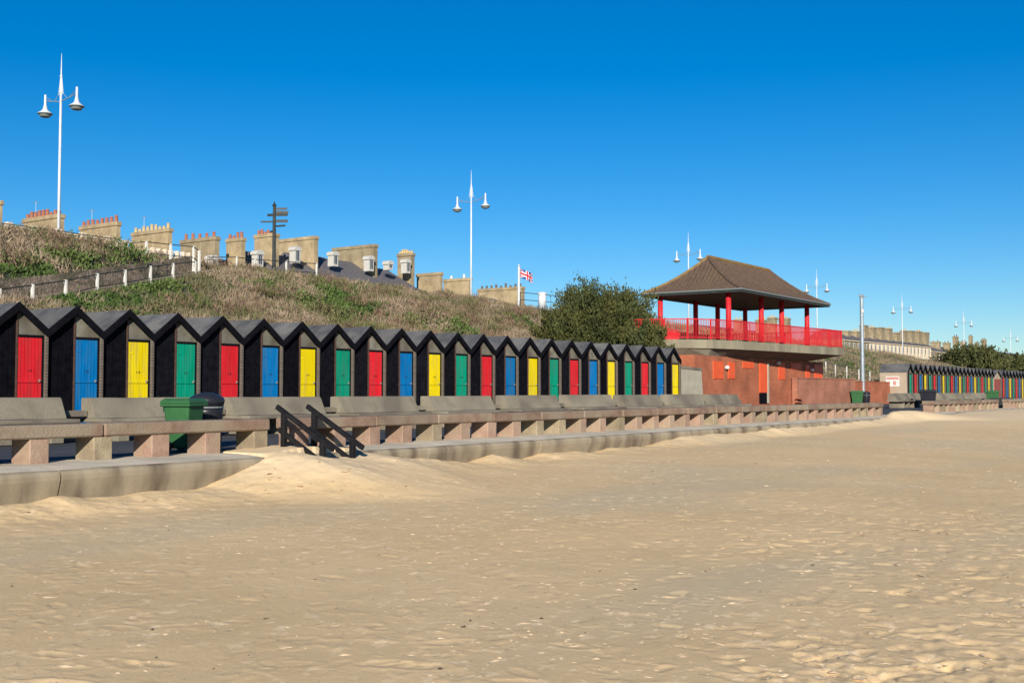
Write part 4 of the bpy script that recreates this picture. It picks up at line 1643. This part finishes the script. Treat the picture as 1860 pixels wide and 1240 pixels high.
for k in range(7):
    hz = PY(268 + 11 * k, 452 + 1.6 * k, 50)[2] - 6.0
    MB().cbox(k * wx / 7 + 0.05, (k + 1) * wx / 7 - 0.12, 0.0, 0.2, -1.0, hz - random.choice([0.0, 0.25, 0.1]), 0.02).build('wall_panel', M_whitep if k % 3 else M_stucco, ww)
    MB().cbox((k + 1) * wx / 7 - 0.1, (k + 1) * wx / 7 + 0.03, -0.06, 0.26, -1.0, hz + 0.12, 0.02).build('pier', M_stucco, ww)
tag(ww, 'low white panelled wall behind the landing railing', 'wall')

# ================================================================== TERRACED HOUSES on the clifftop
HY = 100.0


def house(x0p, x1p, eave, ridge, label, brick, chim=None, dormer=None, front='plain', win=2):
    X0 = PY(x0p, 500, HY)[0]
    X1 = PY(x1p, 500, HY)[0]
    e = empty('terraced_house', (X0, HY, 5.0))
    o0 = (X0, HY, 5.0)
    w = X1 - X0
    fm = brick if front == 'plain' else (M_stucco if front == 'cream' else M_pinkst)
    MB().box(0.01, w - 0.01, 0, 11, -2.0, eave - 5).build('wall', fm, e)
    b = MB()
    b.prism([(-0.45, eave - 4.95), (5.5, ridge - 5), (11.45, eave - 4.95), (11.0, eave - 5.0 + 0.004), (0.0, eave - 5 + 0.004)], 0.015, w - 0.015, 'X')
    b.build('roof', M_slate, e)
    b = MB()
    b.cbox(0.0, w, -0.35, -0.002, eave - 5.35, eave - 5.06, 0.05)
    b.build('cornice', M_stucco, e)
    for k in range(win):
        cx = w * (k + 0.5) / win
        for zb in (eave - 7.6, eave - 10.8):
            wf = MB().box(cx - 0.62, cx + 0.62, -0.06, 0.0, zb, zb + 1.9).build('window', M_whitep, e)
            MB().box(cx - 0.48, cx - 0.03, -0.072, -0.062, zb + 0.12, zb + 1.76).box(cx + 0.03, cx + 0.48, -0.072, -0.062, zb + 0.12, zb + 1.76).build('pane', M_glass, wf)
    if front != 'plain':
        for k in range(win + 1):
            cx = w * k / win
            MB().box(max(cx - 0.28, 0.0), min(cx + 0.28, w), -0.14, -0.004, eave - 9, eave - 5.36).build('pilaster', M_stucco, e)
    if chim:
        for c in (chim if isinstance(chim, list) else [chim]):
            chimney(e, (X0, HY), c[0], c[1], c[2], c[3], c[4], c[5], c[6] if len(c) > 6 else brick, c[7] if len(c) > 7 else 101.5, eave - 6)
    if dormer:
        for (xc, yt, yb, wd) in dormer:
            p = PY(xc, yt, 100.8)
            zb = max(PY(xc, yb, 100.8)[2] - 0.4, eave - 1) - 5
            zt_ = p[2] - 5
            hw = wd / 2
            cx = p[0] - X0
            d_ = MB().box(cx - hw, cx + hw, 0.8, 1.7, zb, zt_ - 0.42).build('dormer', M_dormer, e)
            b = MB()
            b.box(cx - hw - 0.04, cx + hw + 0.04, 0.72, 0.8, zb, zt_ - 0.4)
            arc = [(cx + (hw + 0.15) * math.cos(t), zt_ - 0.42 + 0.42 * math.sin(t)) for t in [math.pi * i / 8 for i in range(9)]]
            b.prism([(cx + hw + 0.15, zt_ - 0.55)] + arc + [(cx - hw - 0.15, zt_ - 0.55)], 0.62, 1.8, 'Y')
            b.build('dormer_front', M_dormer, d_)
            MB().box(cx - hw * 0.55, cx - 0.04, 0.69, 0.715, zb + 0.3, zt_ - 0.6).box(cx + 0.04, cx + hw * 0.55, 0.69, 0.715, zb + 0.3, zt_ - 0.6).build('pane', M_glass, d_)
    tag(e, label, 'house', 'terraced houses on the clifftop')
    return e


def chimney(parent, o0, xl_, xc, xr2, yt, pots, pm, brick, Yc, zbase):
    c = PY(xc, yt, Yc)
    X0 = c[0]
    X1 = PY(xr2, yt, Yc)[0]
    Yb = PX(xl_, yt, X0)[1]
    z1 = c[2] - 5.0
    st_ = MB().box(X0 - o0[0], X1 - o0[0], Yc - o0[1], Yb - o0[1], zbase - 5.0, z1 - 0.45).build('chimney_stack', brick, parent)
    MB().cbox(X0 - 0.12 - o0[0], X1 + 0.12 - o0[0], Yc - 0.12 - o0[1], Yb + 0.12 - o0[1], z1 - 0.448, z1, 0.06).build('chimney_cap', brick, st_)
    if pots > 6:
        ax_, ay_ = (X0 + X1) / 2 - o0[0], Yc + (Yb - Yc) * 0.72 - o0[1]
        b = MB()
        b.tube((ax_, ay_, z1 - 0.3), (ax_, ay_, z1 + 1.7), 0.025, n=5)
        b.tube((ax_, ay_ - 0.5, z1 + 1.6), (ax_, ay_ + 0.5, z1 + 1.6), 0.015, n=4)
        for k in range(5):
            b.tube((ax_ - 0.22, ay_ - 0.4 + k * 0.2, z1 + 1.6), (ax_ + 0.22, ay_ - 0.4 + k * 0.2, z1 + 1.6), 0.011, n=4)
        b.build('aerial', M_galv, st_)
    for k in range(pots):
        yy = Yc + (Yb - Yc) * (k + 0.5) / pots - o0[1]
        hh = random.choice([0.35, 0.5, 0.55, 0.6, 0.7])
        b = MB()
        b.lathe([(0.20, z1 - 0.02), (0.16, z1 + hh * 0.8), (0.20, z1 + hh * 0.85), (0.17, z1 + hh)], ((X0 + X1) / 2 - o0[0], yy, 0), 8)
        b.build('chimney_pot', pm, st_)


B1, B2 = M_housebrick, M_housebrick2
house(-120, 2, 12.6, 15.6, 'yellow brick house cut off at the far left edge', B1, (-60, 1, 5, 364, 4, M_pot))
house(2, 110, 12.6, 15.8, 'yellow brick house whose broad chimney stands behind the leftmost lamp', B1, (42, 106, 117, 388, 9, M_pot))
house(110, 213, 12.6, 15.8, 'yellow brick house with a row of dark orange pots right of the leftmost lamp', B1, (145, 212, 219, 402, 8, M_pot))
house(213, 307, 12.6, 15.8, 'yellow brick house with buff pots above the landing railing', B1, (240, 306, 313, 414, 9, M_poty))
house(307, 392, 12.6, 15.8, 'brown brick house with five orange pots right of the landing railing', B2, (328, 391, 399, 429, 5, M_pot), [(389, 463, 488, 0.9)])
house(392, 440, 12.9, 16.6, 'narrow house with slim chimney and red pots left of the fingerpost', B1, (411, 439, 446, 431, 4, M_pot))
house(440, 500, 12.9, 16.6, 'house with red banded chimney just behind the fingerpost', B1, (462, 496, 507, 423, 6, M_pot), [(472, 454, 478, 0.9)])
house(500, 572, 14.9, 18.0, 'slate roofed house with plain broad chimney right of the fingerpost', B1, (505, 571, 578, 428, 0, M_pot), [(540, 447, 472, 0.85)])
house(572, 645, 14.9, 18.5, 'slate roofed house with white arched dormer, second right of the fingerpost', B2, (604, 679, 686, 443, 0, M_pot), [(609, 456, 478, 0.85)])
house(645, 712, 14.9, 18.4, 'slate roofed house with white arched dormer, third right of the fingerpost', B2, None, [(674, 464, 487, 0.85)])
house(712, 757, 14.8, 18.0, 'house with squat chimney and buff pots left of the second lamp', B2, (722, 747, 753, 459, 6, M_poty), [(709, 473, 485, 0.8), (741, 470, 491, 0.8)])
house(757, 806, 13.8, 16.0, 'low yellow brick house with dark coping, first right of the tall slate roofs', B1, (757, 800, 804, 494, 0, M_poty))
house(806, 862, 13.6, 15.8, 'low yellow brick house with two white pots left of the second lamp', B1, (806, 852, 857, 504, 2, M_whitep))
house(862, 950, 13.2, 15.6, 'low yellow brick house with a row of dark pots behind the flagpole', B1, (868, 946, 953, 520, 9, M_potd))
house(1300, 1352, 12.5, 15.0, 'yellow brick house seen between the pavilion columns, left of the two', B2, (1332, 1344, 1350, 580, 3, M_poty))
house(1352, 1436, 12.5, 15.0, 'yellow brick house seen between the pavilion columns, right of the two', B2, [(1372, 1388, 1394, 580, 3, M_poty), (1394, 1407, 1412, 576, 3, M_poty), (1414, 1430, 1436, 577, 3, M_poty)])
pxs = [1530, 1546, 1562, 1577, 1592, 1607, 1621, 1635, 1649, 1662, 1675, 1688]
tops = [600, 601, 590, 594, 594, 596, 603, 600, 600, 601, 603]
for i in range(11):
    x0_, x1_ = pxs[i], pxs[i + 1]
    house(x0_, x1_, 14.6 + 0.06 * i, 17.6, 'cream fronted terraced house in the distant terrace, %s from its left end' % ORD[i], B2, (x0_ - 1, x1_ - 6, x1_, tops[i], 3 if i % 2 else 0, M_poty),
          None, 'plain' if i < 3 else 'cream', 2)
pxs = [1688, 1710, 1728, 1742, 1757, 1768, 1780, 1793]
tops = [620, 622, 611, 620, 610, 622, 616]
for i in range(7):
    x0_, x1_ = pxs[i], pxs[i + 1]
    house(x0_, x1_, 14.0, 16.5, 'small distant house behind the dark round tree, %s from left' % ORD[i], B2, (x0_ + 2, x1_ - 4, x1_ - 1, tops[i], 2, M_potd), None, 'plain', 2)
pxs = [1795, 1812, 1826, 1840, 1856, 1872]
for i in range(5):
    x0_, x1_ = pxs[i], pxs[i + 1]
    house(x0_, x1_, 13.6, 17.4, 'tiny far house right of the dark round tree, %s from left' % ORD[i], B2, None, None, ('pink', 'cream', 'pink', 'cream', 'plain')[i], 2)

# ================================================================== VEGETATION
def blade_mesh(name, P, N_, L_, W_, m, lean=0.6, label=None, cat=None, parent=None, kind='stuff', bias=(0, 0, 1)):
    """single-triangle blades: P base points (n,3); directions spread round `bias`"""
    n = len(P)
    d = rng.normal(size=(n, 3)) * lean + np.array(bias)
    d /= np.linalg.norm(d, axis=1)[:, None]
    L2 = L_ * rng.uniform(0.5, 1.2, n)[:, None]
    s = np.cross(d, rng.normal(size=(n, 3)))
    s /= np.linalg.norm(s, axis=1)[:, None] + 1e-9
    w = W_ * rng.uniform(0.6, 1.3, n)[:, None]
    V_ = np.stack([P - s * w, P + s * w, P + d * L2], 1).reshape(-1, 3)
    o_ = npmesh(name, V_, np.arange(3 * n).reshape(-1, 3), m, parent, False)
    if label:
        tag(o_, label, cat, kind=kind)
    return o_


M_dry = mat('dry_scrub', (0.195, 0.14, 0.092), (0.335, 0.255, 0.175), 0.5, 0.95, isl=0.4, detail=5, c3=(0.115, 0.11, 0.05), scale3=0.3, amt3=0.85)
M_grn = mat('green_scrub', (0.042, 0.078, 0.016), (0.075, 0.12, 0.026), 0.5, 0.85, isl=0.35, detail=4, c3=(0.11, 0.14, 0.04), scale3=0.4, amt3=0.6)


def bank_points(n, x0, x1, y0, y1):
    return rng.uniform(x0, x1, n), rng.uniform(y0, y1, n)


# clumps: where the low-frequency field is high the bank is green, elsewhere dry brown
def hill_hit(px, py):
    """where the sight line through a photo point meets the bank"""
    d = ray(px, py)
    Y = np.linspace(27, 60, 600)
    Q = C0[None] + d[None] * (Y / d[1])[:, None]
    k = np.argmax(hill_h(Q[:, 0], Y) > Q[:, 2])
    return Q[k]


green_px = [(60, 488, 80, 16), (160, 482, 60, 14), (230, 478, 40, 10), (15, 497, 40, 12), (110, 546, 60, 12), (200, 548, 35, 10), (310, 515, 38, 18), (265, 528, 40, 14),
            (430, 492, 45, 9), (395, 498, 25, 8), (575, 520, 40, 14), (625, 540, 45, 18), (560, 560, 35, 14), (660, 572, 40, 12), (600, 575, 30, 10), (470, 515, 30, 8),
            (345, 545, 40, 8), (760, 590, 40, 8), (830, 598, 30, 8), (930, 575, 30, 18), (955, 605, 45, 9), (1030, 600, 40, 10), (1540, 668, 60, 12)]
green_w = []
for (x, y, rx_, ry_) in green_px:
    c = hill_hit(x, y)
    dep = float((c - C0) @ AX)
    green_w.append((c[0], c[1], 1.5 * rx_ * dep / F, 3.2 * ry_ * dep / F))


def greenness(X, Y):
    g = -0.34 + 0.85 * fbm(X * 0.38 + 4, Y * 0.5 + 2, 4, 130)
    for (x, y, a_, c_) in green_w:
        g = g + 0.60 * np.exp(-(((X - x) / a_) ** 2 + ((Y - y) / c_) ** 2))
    return g


n = 26000
cx_, cy_ = bank_points(n, 9, 62, 26.9, 44.0)
cx2, cy2 = bank_points(7000, 62, 150, 26.9, 44.0)
cx_ = np.concatenate([cx_, cx2])
cy_ = np.concatenate([cy_, cy2])
onpath = (cx_ > path_pts[0, 0]) & (cx_ < path_pts[-1, 0] + 0.5)
dlt = cy_ - np.interp(cx_, path_pts[:, 0], path_pts[:, 1])
keep = ~(onpath & (dlt > -0.25) & (dlt < 3.1) & ((dlt < 2.3) | (rng.random(len(cx_)) < 0.5)))
keep &= ~((cx_ > 54) & (cx_ < 74) & (cy_ < 34))
cx_, cy_ = cx_[keep], cy_[keep]
cz_ = hill_h(cx_, cy_)
g_ = greenness(cx_, cy_) + rng.normal(size=len(cx_)) * 0.16
isg = g_ > 0.02
size = 0.35 + 1.5 * np.clip(fbm(cx_ * 0.6, cy_ * 0.6, 3, 150) + 0.30, 0, 1)
tall = 1 + 0.7 * sstep(39, 43, cy_) * (cx_ < 30)
tall = tall * np.where((cx_ < path_pts[-1, 0]) & (dlt[keep] < 0) & (dlt[keep] > -3.5), 0.3, 1.0)


def tufts(sel, per, L_, W_, name, m, label, spread, lean):
    X, Y, Z, s_ = cx_[sel], cy_[sel], cz_[sel], (size * tall)[sel]
    n_ = len(X)
    ii = np.repeat(np.arange(n_), per)
    off = rng.normal(size=(len(ii), 3)) * np.array([spread, spread, 0.0])
    up = rng.uniform(0, 0.55, len(ii)) * s_[ii] * 0.55
    P = np.stack([X[ii], Y[ii], Z[ii] + up - 0.05], -1) + off * s_[ii][:, None]
    return blade_mesh(name, P, None, L_ * 1.0, W_, m, lean, label, 'scrub')


tufts(~isg, 14, 0.34, 0.016, 'dry_scrub', M_dry, 'dry brown scrub covering the bank', 0.22, 0.75)
tufts(isg, 16, 0.20, 0.045, 'green_scrub', M_grn, 'low green plants in patches on the bank', 0.20, 0.9)


kx_, ky_ = rng.uniform(11, 64, 420), rng.uniform(27.2, 43.5, 420)
kd = ky_ - np.interp(kx_, path_pts[:, 0], path_pts[:, 1])
ok_ = ~((kx_ < path_pts[-1, 0] + 0.5) & (kd > -1.6) & (kd < 3.4)) & ~((kx_ > 54) & (ky_ < 34))
kx_, ky_ = kx_[ok_], ky_[ok_]
kz_ = hill_h(kx_, ky_)
ks_ = rng.uniform(0.35, 0.95, len(kx_))
ii = np.repeat(np.arange(len(kx_)), 170)
dd = rng.normal(size=(len(ii), 3))
dd /= np.linalg.norm(dd, axis=1)[:, None]
dd[:, 2] = np.abs(dd[:, 2]) * 0.8
P = np.stack([kx_, ky_, kz_], -1)[ii] + dd * (ks_[ii] * rng.uniform(0.5, 1.0, len(ii)))[:, None]
half_ = (kx_ * 7.3 % 1.0)[ii] < 0.5
M_olive = mat('olive_scrub', (0.085, 0.085, 0.032), (0.145, 0.13, 0.055), 0.6, 0.9, isl=0.35, detail=4)
M_bracken = mat('bracken_scrub', (0.13, 0.08, 0.05), (0.215, 0.145, 0.095), 0.6, 0.9, isl=0.35, detail=4)
blade_mesh('olive_scrub', P[half_], None, 0.26, 0.024, M_olive, 0.7, 'mounds of olive scrub on the bank', 'scrub')
blade_mesh('bracken_scrub', P[~half_], None, 0.32, 0.018, M_bracken, 0.7, 'mounds of reddish brown scrub on the bank', 'scrub')


def bush(name, base, rx, ry, rz, nsp, leaves, L_, W_, m, label, cat, group=None, spiky=0.5, seed=0, trunk_h=0.6, nl=None):
    r2 = np.random.default_rng(seed)
    e = empty(name, base)
    b = MB()
    b.tube((0, 0, -0.5), (0.05, 0, trunk_h), 0.22 * rx / 3, 0.14 * rx / 3, 7)
    PP = []
    DD = []
    for k in range(nsp):
        th_ = r2.uniform(0, 2 * math.pi)
        ph = math.acos(r2.uniform(-0.1, 1))
        d = np.array([math.sin(ph) * math.cos(th_) * rx, math.sin(ph) * math.sin(th_) * ry, math.cos(ph) * rz])
        d *= (1 + 0.22 * math.sin(2 * ph) ** 2) * r2.uniform(0.68, 0.96) + (r2.random() < 0.10) * 0.14
        root = np.array([0, 0, trunk_h * 0.6]) + d * 0.12
        tip = np.array([0, 0, trunk_h * 0.6]) + d
        if k < 26:
            b.tube(tuple(root * 0.5), tuple(root + (tip - root) * 0.7), 0.06 * rx / 3, 0.02 * rx / 3, 5, False)
        t = r2.uniform(0.35, 1.0, leaves) ** 0.8
        wdt = 0.11 * (1.15 - t)[:, None] * (rx + rz) / 2 + 0.03 * rx
        p = root + (tip - root) * t[:, None] + r2.normal(size=(leaves, 3)) * wdt
        PP.append(p)
        dn = (tip - root) / np.linalg.norm(tip - root)
        dirs = dn * spiky + np.array([0, 0, 0.35]) + r2.normal(size=(leaves, 3)) * 0.55
        DD.append(dirs)
    b.build('trunk', M_bark, e)
    P = np.concatenate(PP)
    D = np.concatenate(DD)
    ok = P[:, 2] > -0.2
    P, D = P[ok], D[ok]
    D /= np.linalg.norm(D, axis=1)[:, None]
    n_ = len(P)
    s = np.cross(D, r2.normal(size=(n_, 3)))
    s /= np.linalg.norm(s, axis=1)[:, None] + 1e-9
    L2 = L_ * r2.uniform(0.5, 1.3, n_)[:, None]
    w = W_ * r2.uniform(0.6, 1.3, n_)[:, None]
    V_ = np.stack([P - D * L2 * 0.4, P + s * w, P + D * L2 * 0.6, P - s * w], 1).reshape(-1, 3)
    npmesh('crown', V_, np.arange(4 * n_).reshape(-1, 4), m, e, False)
    tag(e, label, cat, group)
    return e


M_bush = mat('tamarisk_leaf', (0.046, 0.052, 0.014), (0.088, 0.086, 0.023), 0.9, 0.85, isl=0.4, detail=4, c3=(0.042, 0.06, 0.018), scale3=0.7, amt3=0.7)
M_bush2 = mat('evergreen_leaf', (0.045, 0.055, 0.016), (0.080, 0.082, 0.024), 0.5, 0.85, isl=0.35, detail=4)
bq = PY(1098, 600, 31.5)
bush('big_bush', (bq[0], 31.6, 2.4), 3.7, 3.0, 4.1, 380, 250, 0.22, 0.034, M_bush, 'large dark feathery bush between the near huts and the pavilion', 'bush', None, 0.9, 5, 0.5)
bq = PY(1158, 610, 28.4)
bush('side_bush', (bq[0], 28.0, 2.0), 1.6, 1.3, 2.6, 120, 210, 0.20, 0.034, M_bush, 'lower dark bush against the left end of the red balcony', 'bush', None, 0.7, 8, 0.3)
bq = PY(1035, 580, 32)
bush('low_bush', (bq[0], 32.2, 2.6), 2.3, 1.8, 2.7, 140, 210, 0.20, 0.034, M_bush, 'low dark bush right of the white bollard', 'bush', None, 0.7, 9, 0.3)
bq = PY(1765, 660, 38)
bush('round_tree', (bq[0], 38, 1.8), 6.6, 5.5, 5.0, 150, 150, 0.50, 0.11, M_bush2, 'dark round evergreen tree above the distant huts', 'tree', None, 0.5, 12, 1.0)
bq = PY(1856, 660, 38)
bush('edge_tree', (bq[0], 38, 1.8), 5.0, 5.0, 4.6, 110, 130, 0.55, 0.12, M_bush2, 'dark evergreen tree cut off by the right edge', 'tree', None, 0.5, 13, 1.0)
